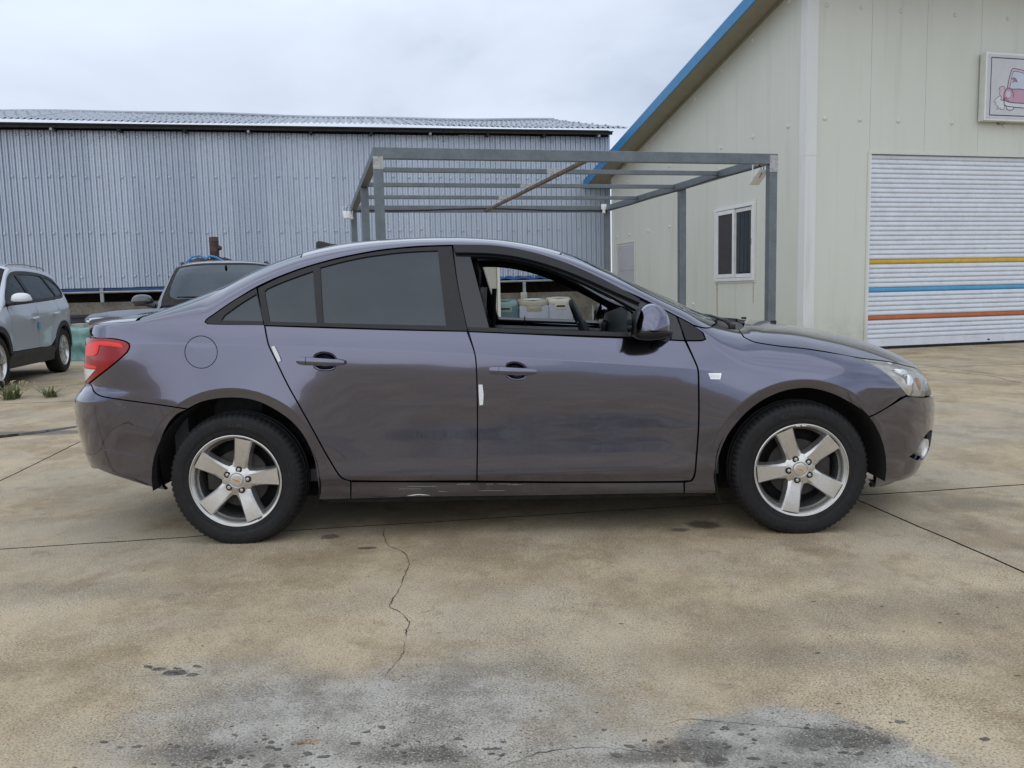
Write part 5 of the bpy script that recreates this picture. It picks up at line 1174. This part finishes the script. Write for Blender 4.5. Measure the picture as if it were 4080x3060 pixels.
def suv_wheel(root, m, spokes=5):
    w = empty('wheel'); w.parent = root
    MB().lathe([(.225, -.075), (.24, -.098), (.29, -.112), (.325, -.105), (.345, -.085), (.352, -.05), (.353, .05), (.33, .11), (.23, .08)], 48).build('tyre', 'rubber', w, True)
    MB().lathe([(.226, -.078), (.236, -.092), (.238, -.098), (.230, -.10), (.222, -.085), (.21, -.05), (.205, .07)], 48).build('rim_barrel', 'silver', w, True)
    MB().lathe([(0, -.03), (.15, -.03), (.205, .03)], 32).build('hub_back', 'matte_black', w, True)
    s = MB()
    for k in range(spokes * 2):
        t0 = 2 * math.pi * (k // 2) / spokes + (.17 if k % 2 else -.17); c, q = math.cos(t0), math.sin(t0)
        v = []
        for r, h in ((.03, .022), (.12, .015), (.228, .018)):
            for a, y in ((-h, -.05), (-h * .7, -.086), (h * .7, -.086), (h, -.05)): v.append((r * c - a * q, y, r * q + a * c))
        s.raw(v, [(i * 4 + j, i * 4 + 4 + j, i * 4 + 5 + j, i * 4 + 1 + j) for i in range(2) for j in range(3)])
    s.build('spokes', 'silver', w, True)
    MB().lathe([(0, -.092), (.03, -.092), (.045, -.085), (.06, -.06)], 20).build('hub', 'silver', w, True)
    return w
def build_suv(label, m, loc, yaw, name, roofm):
    C0 = empty(name, (*loc, 0), yaw, label, 'car')
    def c_(xi): return (xi, float(UB.zk(UB.station(np.array(xi))[1])) + UB.Lt - 1e-4)
    def r_(xi, h): return (xi, float(UB.zk(UB.station(np.array(xi))[1])) + h)
    arcf = [tuple(np.array((2.67 + .425 * math.cos(t), .35 + .425 * math.sin(t)))) for t in np.linspace(R(200), R(-18), 22)][::-1]
    def iv(p): a, b = UB.inv(p[0], p[1]); return (float(a), float(b))
    def arc(cx, r, a0, a1, n=20): return [iv((cx + r * math.cos(t), .35 + r * math.sin(t))) for t in np.linspace(R(a0), R(a1), n)]
    parts = []; g = dict(grid=.07, step=.04)
    low = .46
    # side panels
    dfr = [(1.12, 1.112), (1.13, low), (2.10, low), (2.16, .7), (2.16, .98), (2.10, 1.075)]
    drr = [(1.11, 1.113), (1.12, low), (.62, low)] + arc(0., .47, 28, 62, 8) + [(.16, 1.0), (.10, 1.155)]
    parts.append(panel('front_door', UB, dfr, m, C0, gap=.004, **g)); fd_ = parts[-1]
    parts.append(panel('rear_door', UB, drr, m, C0, gap=.004, **g)); rd_2 = parts[-1]
    for d_, x0, z0 in ((fd_, 1.24, .90), (rd_2, .26, .955)):
        h = MB(); p0, p1 = UB.S(x0, z0), UB.S(x0 + .2, z0 - .012); h.tube([p0 + (0, -.02, 0), p0 + (.03, -.045, 0), (p0 + p1) / 2 + (0, -.05, 0), p1 + (-.03, -.045, 0), p1 + (0, -.02, 0)], [.012, .017, .018, .017, .012], 10); h.build('door_handle', 'chrome' if False else m, d_, True)
    qtr = arc(0., .47, 62, 172, 20) + [iv((-.55, .48)), iv((-.80, .60))] + [(-.98, .72), (-1.02, .95), (-.90, 1.05), (-.82, 1.2)] + [r_(-.62, .0), r_(-.62, .22), r_(-.3, .2), r_(.4, .19), r_(1.3, .19), r_(1.8, .2), r_(2.2, .23), r_(2.33, .27), (2.30, 1.06), (2.17, 1.09), r_(2.05, -.012), r_(1.8, -.012), r_(1.55, -.012), r_(1.3, -.012), r_(.9, -.012), r_(.3, -.012), r_(-.1, -.02), r_(-.32, -.05), (-.45, 1.38), (-.50, 1.30), (-.42, 1.225), (-.2, 1.175), (.09, 1.16), (.15, 1.0)]
    parts.append(panel('body_side', UB, qtr, m, C0, gap=.002, **g))
    fen = arc(2.67, .47, 165, 0, 24) + [iv((3.2, .36)), (3.32, .56), (3.30, .74), (3.16, .86), (2.95, 1.02), (2.75, 1.06), (2.5, 1.16), (2.33, r_(2.33, .27)[1]), (2.30, 1.06), (2.17, 1.075), (2.17, .7), (2.12, .46)]
    parts.append(panel('fender', UB, fen, m, C0, gap=.004, **g))
    # glazing
    dlo = [(2.14, 1.085), r_(2.05, -.014), r_(1.8, -.014), r_(1.55, -.014), r_(1.3, -.014), r_(.9, -.014), r_(.3, -.014), r_(-.1, -.022), r_(-.32, -.052), (-.44, 1.38), (-.49, 1.30), (-.41, 1.23), (-.2, 1.18), (.1, 1.165), (1.1, 1.118)]
    w1 = [(1.99, 1.125), r_(1.82, -.055), r_(1.55, -.055), r_(1.24, -.055), (1.17, 1.155)]; w2 = [(1.07, 1.16), r_(1.13, -.055), r_(.6, -.055), r_(.2, -.055), (.02, 1.205)]; w3 = [(-.05, 1.21), r_(.1, -.06), r_(-.1, -.07), (-.30, 1.40), (-.42, 1.31), (-.36, 1.255)]
    parts.append(panel('window_trim', UB, dlo, 'black_trim', C0, [w1, w2, w3], off=-.003, thick=.02, **g))
    for w_ in (w1, w2, w3): parts.append(panel('side_window', UB, w_, 'darkglass' if w_ is not w3 else 'tint', C0, off=-.012, thick=.003, gap=-.004, **g))
    # cladding
    parts.append(panel('arch_cladding', UB, arc(2.67, .472, 168, -6, 26) + arc(2.67, .395, -6, 168, 26), 'clad', C0, off=.010, thick=.03, **g))
    parts.append(panel('arch_cladding', UB, arc(0., .472, 178, 10, 26) + arc(0., .395, 10, 178, 26), 'clad', C0, off=.010, thick=.03, **g))
    parts.append(panel('sill_cladding', UB, [(.46, .455), (2.2, .455), (2.27, .40), (2.27, .24), (.42, .24), (.40, .40)], 'clad', C0, off=.006, thick=.04, **g))
    parts.append(panel('tail_light', UB, [(-.93, 1.15), (-.84, 1.185), (-.70, 1.16), (-.62, 1.13), (-.75, 1.065), (-.95, 1.03), (-1.1, 1.03), (-1.1, 1.14)], 'tailred', C0, off=.012, thick=.02, grid=.04, step=.03))
    parts.append(panel('headlight', UB, [(3.02, 1.0), (3.18, .87), (3.45, .80), (3.55, .86), (3.48, .93), (3.2, 1.02)], 'lampwhite', C0, off=.004, thick=.02, grid=.04, step=.03))
    for cx in (0., 2.67):
        V = []; F = []
        for i in range(21):
            t = R(-10) + R(200) * i / 20
            for y in (-.86, -.55): V.append((cx + .41 * math.cos(t), y, .35 + .41 * math.sin(t)))
        F = [(i * 2, i * 2 + 1, i * 2 + 3, i * 2 + 2) for i in range(20)]; parts.append(add('wheel_arch_liner', V, F, 'matte_black', C0, smooth=True))
    mr = empty('door_mirror'); mr.parent = C0; parts.append(mr)
    t_ = np.linspace(-1, 1, 11); loft_scaled('mirror_cap', [(1.98, 1.13), (1.985, 1.19), (2.01, 1.235), (2.06, 1.245), (2.11, 1.22), (2.13, 1.17), (2.12, 1.13)], (2.04, 1.15), -1.01 + t_ * .13, (1 - np.abs(t_) ** 2.6 * .99) ** .42, 'white_plastic' if m == 'white_paint' else m, mr)
    MB().box((1.99, -1.10, 1.105), (2.11, -.88, 1.135), .01).build('mirror_base', 'clad', mr, True)
    MB().tube([(2.08, -.95, 1.12), (2.10, -.86, 1.10)], .03, 8).build('mirror_foot', 'clad', mr, True)
    for p_ in parts: mirror(p_)
    panel('roof', UB, [r_(1.40, .2), r_(.9, .195), r_(.4, .195), r_(-.3, .205), r_(-.58, .22), c_(-.60), c_(0.), c_(.7), c_(1.2), c_(1.42)], roofm, C0, both=True, **g)
    panel('windshield', UB, [r_(2.33, .275), r_(2.2, .235), r_(1.8, .205), r_(1.41, .2), c_(1.43), c_(1.8), c_(2.2), c_(2.46), r_(2.42, .5)], 'tint', C0, both=True, off=-.003, **g)
    panel('windshield_band', UB, [r_(2.33, .275), r_(2.2, .235), r_(1.8, .205), r_(1.41, .2), c_(1.43), c_(1.50), r_(1.48, .30), r_(1.8, .285), r_(2.15, .33), r_(2.27, .42), c_(2.38), c_(2.46), r_(2.42, .5)], 'matte_black', C0, both=True, off=-.0015, thick=0, rim=False, **g)
    MB().box((1.49, -.07, 1.50), (1.52, .07, 1.535), .01).build('sensor_housing', 'white_plastic', C0)
    hd = panel('hood', UB, [(2.52, 1.16), (2.75, 1.068), (2.95, 1.03), (3.2, 1.03), (3.5, .94), c_(4.04), c_(3.6), c_(3.2), c_(2.8), c_(2.58)], m, C0, both=True, gap=.004, **g)
    panel('front_cowl', UB, [r_(2.33, .28), (2.52, 1.165), c_(2.58), c_(2.46), r_(2.42, .5)], 'clad', C0, both=True, off=-.015, thick=0, rim=False, **g)
    panel('front_bumper', UB, [iv((3.12, .3)), iv((3.2, .38)), (3.33, .57), (3.31, .73), (3.45, .78), (4.04, .76), (4.04, .2), (3.3, .2)], m, C0, both=True, **g)
    panel('grille', UB, [(3.5, .79), (4.04, .77), c_(4.03), (3.52, .93)], 'gloss_black', C0, both=True, off=-.01, **g)
    panel('rear_bumper', UB, [iv((-.44, .36)), iv((-.55, .47)), iv((-.80, .59)), (-.98, .71), (-1.34, .71), (-1.34, .25), (-.7, .25)], 'clad', C0, both=True, **g)
    panel('tailgate', UB, [(-1.0, .73), (-1.34, .73), (-1.34, 1.2), (-.92, 1.2)], m, C0, both=True, **g); panel('rear_window', UB, [r_(-.63, .0), r_(-.63, .22), c_(-.62), c_(-1.34), (-1.34, 1.21), (-.83, 1.21)], 'tint', C0, both=True, off=-.004, **g)
    for y in (-.56, .56): MB().tube([(-.45, y, 1.625), (-.3, y, 1.66), (.5, y, 1.69), (1.1, y, 1.67), (1.25, y, 1.645)], [.010, .013, .013, .013, .010], 8).build('roof_rail', 'clad' if m != 'white_paint' else 'silver', C0, True)
    for y0 in (-.02, .50):
        wp = MB(); wp.tube([(2.43, y0, 1.10), (2.32, y0 - .12, 1.19), (2.29, y0 - .5, 1.20)], [.015, .01, .008], 6); wp.tube([(2.33, y0 + .1, 1.20), (2.30, y0 - .58, 1.205)], .010, 6); wp.build('wiper', 'cable', C0, True)
    bx = MB(); bx.box((-.7, -.6, .25), (3.3, .6, .45)); bx.box((.45, -.80, .28), (2.2, .80, .36)); bx.box((.0, -.74, .36), (2.2, .74, .5)); bx.build('underbody', 'matte_black', C0)
    MB().box((.95, -.62, .5), (1.10, -.12, 1.40), .05).build('front_seat', 'fabric', C0); MB().box((.95, .12, .5), (1.10, .62, 1.40), .05).build('front_seat', 'fabric', C0); MB().box((-.05, -.62, .5), (.12, .62, 1.30), .05).build('rear_seat', 'fabric', C0); MB().box((1.9, -.7, .5), (2.35, .7, 1.06), .05).build('dashboard', 'cabin', C0)
    w0_ = suv_wheel(C0, m)
    k = 0
    for x in (0., 2.67):
        for y in (-.80, .80):
            w_ = w0_ if k == 0 else copy_tree(w0_, C0); k += 1; w_.location = (x, y, .353); w_.scale = (1, 1 if y < 0 else -1, 1); w_.rotation_euler = (0, k * .5, 0)
    return C0
SU = build_suv('pale silver crossover parked facing the camera at the left edge', 'white_paint', (-8.49, 13.93), -1.361, 'crossover', 'white_paint'); SU.scale = (1.06, 1.06, 1.06)
st = MB().box((1.135, .925, .73), (1.20, .934, .83)); MT['sticker'] = simple('pale_blue_foam', (.10, .33, .52), .6); st.build('door_guard', 'sticker', SU)
build_suv('dark navy vehicle facing the camera, seen over the sedan trunk', 'navy_paint', (-4.27, 12.65), -1.233, 'dark_vehicle', 'navy_paint')

# ---------------------------------------------------------------- things along the warehouse wall
def washer(loc, rz, w, d, h, mb, mt, label, name='washing_machine', lid='round', panelm=None):
    r = empty(name, (*loc, 0), rz, label, 'washing machine', 'old washing machines under the canopy')
    MB().box((-w / 2, -d / 2, .05), (w / 2, d / 2, h - .14), .02).build('cabinet', mb, r, True)
    V = []; F = []; n = 9
    for i, (zz, s) in enumerate(((h - .14, 1.0), (h - .10, 1.01), (h - .03, .97), (h, .86))):
        for k in range(40):
            t = 2 * math.pi * k / 40; c, q = math.cos(t), math.sin(t); e = (abs(c) ** 6 + abs(q) ** 6) ** (-1 / 6)
            V.append((w / 2 * s * e * c, d / 2 * s * e * q, zz - (.05 * max(0, -q) if i > 1 else 0)))
    F = [(i * 40 + k, i * 40 + (k + 1) % 40, (i + 1) * 40 + (k + 1) % 40, (i + 1) * 40 + k) for i in range(3) for k in range(40)] + [tuple(120 + k for k in range(40))]
    top = add('top_cover', V, F, mt, r, smooth=True, angle=50)
    MB().lathe([(.0, .012), (w * .26, .010), (w * .31, .004), (w * .33, -.02)], 30, (0, .02, h - .005), 'z').build('lid', panelm or mt, top, True)
    cp = MB().box((-w * .26, -d / 2 - .012, h - .26), (w * .26, -d / 2 + .02, h - .10), .02).build('control_panel', mt, r, True)
    MB().box((-.09, -d / 2 - .018, h - .20), (.09, -d / 2 - .011, h - .165), .004).build('label_plate', 'matte_black' if lid != 'round' else 'pipe', r)
    for x in (-w / 2 + .06, w / 2 - .06): MB().box((x - .03, -d / 2 + .03, 0), (x + .03, -d / 2 + .09, .05)).build('foot', 'cable', r)
MT['teal'] = simple('teal_enamel', (.045, .095, .115), .4, var=.1); MT['tealtop'] = simple('teal_top', (.15, .23, .22), .4, var=.1); MT['beige'] = simple('beige_plastic', (.27, .245, .18), .45, var=.1, dirt=.15); MT['pglas'] = simple('pale_lid', (.50, .56, .58), .2, var=.25, vscale=25); MT['ivory'] = simple('ivory_plastic', (.40, .39, .33), .45, var=.08, dirt=.1); MT['wgrey'] = simple('pale_enamel', (.27, .30, .35), .4, var=.08, dirt=.2)
washer((-.13, 17.3), R(6), .56, .56, 1.02, 'teal', 'tealtop', 'dark teal washing machine beside the cream cabinet', lid='t'); washer((.455, 17.3), R(6), .60, .58, 1.03, 'wgrey', 'beige', 'beige-topped washing machine with round lid between the teal and pale ones', panelm='pglas'); washer((1.0, 17.38), R(6), .50, .56, 1.05, 'wgrey', 'ivory', 'pale ivory washing machine at the right end of the row', lid='t')
cab = empty('storage_cabinet', (-.62, 17.1, 0), R(6), 'tall cream metal cabinet standing left of the washing machines', 'cabinet')
MB().box((-.50, -.30, .04), (.335, .30, 1.95), .01).build('carcass', 'ivory', cab); MB().box((.340, -.30, .03), (.40, .30, 1.96), .006).build('side_panel', 'cream', cab); MB().box((-.49, -.318, .08), (-.085, -.302, 1.92), .004).build('door', 'ivory', cab); MB().box((-.078, -.318, .08), (.325, -.302, 1.92), .004).build('door', 'ivory', cab)
sb2 = MB().box((-.09, -.05, -.10), (.09, .05, .10), .012).build('meter_box', 'ivory', None, True); sb2.location = (.385, 23.45, 1.06); sb2.rotation_euler = (0, 0, .185); tag(sb2, 'small ivory meter box on the concrete wall above the washing machines', 'meter box')
# flatbed side, tarp, block
fbx = empty('dropside_bed', (-8.2, 17.75, 0), R(8), 'dark brown metal truck bed side lying behind the teal tarp', 'truck bed')
MT['bedbrown'] = simple('dark_bed_steel', (.040, .036, .040), .6, .2, var=.25, vscale=4)
MB().box((-1.6, 0, .12), (2.6, .9, .90), .01).build('bed_box', 'bedbrown', fbx)
for z in (.16, .40, .64, .84): MB().box((-1.6, -.035, z), (2.6, .001, z + .06), .006).build('rail', 'bedbrown', fbx)
MB().box((-.6, -.06, .56), (.35, -.036, .60), .005).build('latch_bar', 'brown_beam', fbx)
for x in (-1.2, .5, 2.2): MB().box((x, .1, 0), (x + .15, .8, .12)).build('skid', 'bedbrown', fbx)
MT['tealtarp'] = None
t = NT('teal_tarpaulin'); f = t.noise(3., 5, .6); MT['tealtarp'] = t.done(t.pbsdf(Base_Color=t.mix(t.ramp(f, .3, .7), (.12, .27, .25), (.30, .52, .50)), Roughness=.45, Normal=t.bump(t.noise(9., 4), .3, .03)))
V = []; F = []; nx, ny = 46, 30
for i in range(nx):
    for j in range(ny):
        a, b = i / (nx - 1), j / (ny - 1); x = -1.0 + 2.6 * a; e = min(1, min(a, 1 - a) * 8)
        s = b * 1.55
        if s < .62: y, z = -.42, s
        else: y, z = -.42 + (s - .62) * .9, .62 + .05 * math.sin((s - .62) * 3)
        fold = .035 * math.sin(a * 34 + 2 * b) * (1 - b) + .03 * math.sin(a * 13 + b * 9) + .02 * math.sin(b * 31 + a * 5)
        V.append((x + .02 * math.sin(b * 19), y - fold * (1.2 if s < .62 else .2), max(.004, (z + (fold * .6 if s >= .55 else 0)) * (.35 + .65 * e))))
F = [(i * ny + j, (i + 1) * ny + j, (i + 1) * ny + j + 1, i * ny + j + 1) for i in range(nx - 1) for j in range(ny - 1)]
th = add('tarp_heap', V, F, 'tealtarp', None, smooth=True); th.location = (-8.55, 17.15, 0); th.rotation_euler = (0, 0, R(8)); tag(th, 'heap under a crumpled teal tarp behind the pale crossover', 'tarp')
MT['blockmat'] = simple('grey_block', (.36, .345, .29), .9, var=.15, bump=.3, bscale=40)
bk = MB().box((-.19, -.10, 0), (.13, .09, .09), .01).build('concrete_block', 'blockmat'); bk.location = (-8.70, 17.02, .645); bk.rotation_euler = (R(2), 0, R(-20)); tag(bk, 'pale concrete block lying on the teal tarp', 'block')
# black bundle with blue rope, rusty pipe on it
bd = empty('covered_bundle', (-6.12, 17.3, 0), R(4), 'black covered bundle tied with blue rope behind the dark vehicle', 'bundle')
V = []; F = []
for i, (z, s) in enumerate(((0, 1.), (.8, 1.), (1.7, .98), (1.93, .9), (2.0, .5))):
    for k in range(24):
        t_ = 2 * math.pi * k / 24; c, q = math.cos(t_), math.sin(t_); e = (abs(c) ** 5 + abs(q) ** 5) ** (-.2); V.append(((.42 * c * e + (.10 if c > .3 and i > 2 else 0)) * s + .02 * math.sin(k * 3 + i), .36 * q * e * s, z + .03 * math.sin(k * 1.7 + i)))
F = [(i * 24 + k, i * 24 + (k + 1) % 24, (i + 1) * 24 + (k + 1) % 24, (i + 1) * 24 + k) for i in range(4) for k in range(24)] + [tuple(96 + k for k in range(24))]
add('cover', V, F, 'cable', bd, smooth=True)
MT['rope'] = simple('blue_rope', (.05, .25, .55), .6)
MB().tube([(-.38, -.37, 1.90), (-.25, -.36, 2.02), (-.10, -.34, 2.04), (.02, -.36, 1.97), (.10, -.37, 2.03), (.22, -.36, 2.0), (.34, -.35, 1.92)], .022, 8).build('rope', 'rope', bd, True)
pp_ = empty('rusty_flue_pipe', (-6.0, 17.22, 2.0), 0, 'short rusty flue pipe standing on the black bundle', 'pipe')
MB().lathe([(.088, 0.), (.09, .12), (.094, .13), (.094, .14), (.09, .15), (.09, .32), (.095, .33), (.095, .345), (.088, .36), (.088, .42), (.078, .42), (.078, .2)], 20, (0, 0, 0), 'z').build('pipe_shell', 'rust', pp_, True); blob('side_knob', (.11, 0, .20), .05, 'rust', pp_)
# weeds in the joint
MT['weed'] = simple('weed_green', (.13, .15, .055), .8, var=.35, vscale=30); MT['seedhead'] = simple('weed_straw', (.42, .38, .22), .9, var=.2)
def weed(loc, n, h, sp, label):
    r = empty('weed', loc, random.uniform(0, 6), label, 'weed', 'weeds growing in the slab joint'); b = MB(); sd_ = MB()
    for k in range(n):
        a = random.uniform(0, 6.28); d = random.uniform(.02, sp); hh = h * random.uniform(.35, 1.); x0, y0 = random.uniform(-.6, .6) * sp, random.uniform(-.25, .25) * sp; w = random.uniform(.004, .009)
        p = [Vector((x0 + d * math.cos(a) * t ** 1.6, y0 + d * math.sin(a) * t ** 1.6, hh * (t - .25 * t ** 3))) for t in (0, .35, .7, 1.)]; s = Vector((-math.sin(a), math.cos(a), 0)) * w
        b.raw([q[:] for q in (p[0] - s, p[0] + s, p[1] - s, p[1] + s, p[2] - s * .7, p[2] + s * .7, p[3])], [(0, 1, 3, 2), (2, 3, 5, 4), (4, 5, 6)])
        if random.random() < .22: sd_.tube([p[3], p[3] + Vector((.02 * math.cos(a), .02 * math.sin(a), .03)), p[3] + Vector((.05 * math.cos(a), .05 * math.sin(a), .03))], [.004, .009, .002], 6)
    b.build('blades', 'weed', r); sd_.build('seed_heads', 'seedhead', r, True)
weed((-6.20, 10.28, 0), 110, .27, .30, 'larger pale green weed tuft at the left frame edge'); weed((-5.78, 10.40, 0), 70, .20, .26, 'smaller weed tuft right of the larger one in the slab joint')
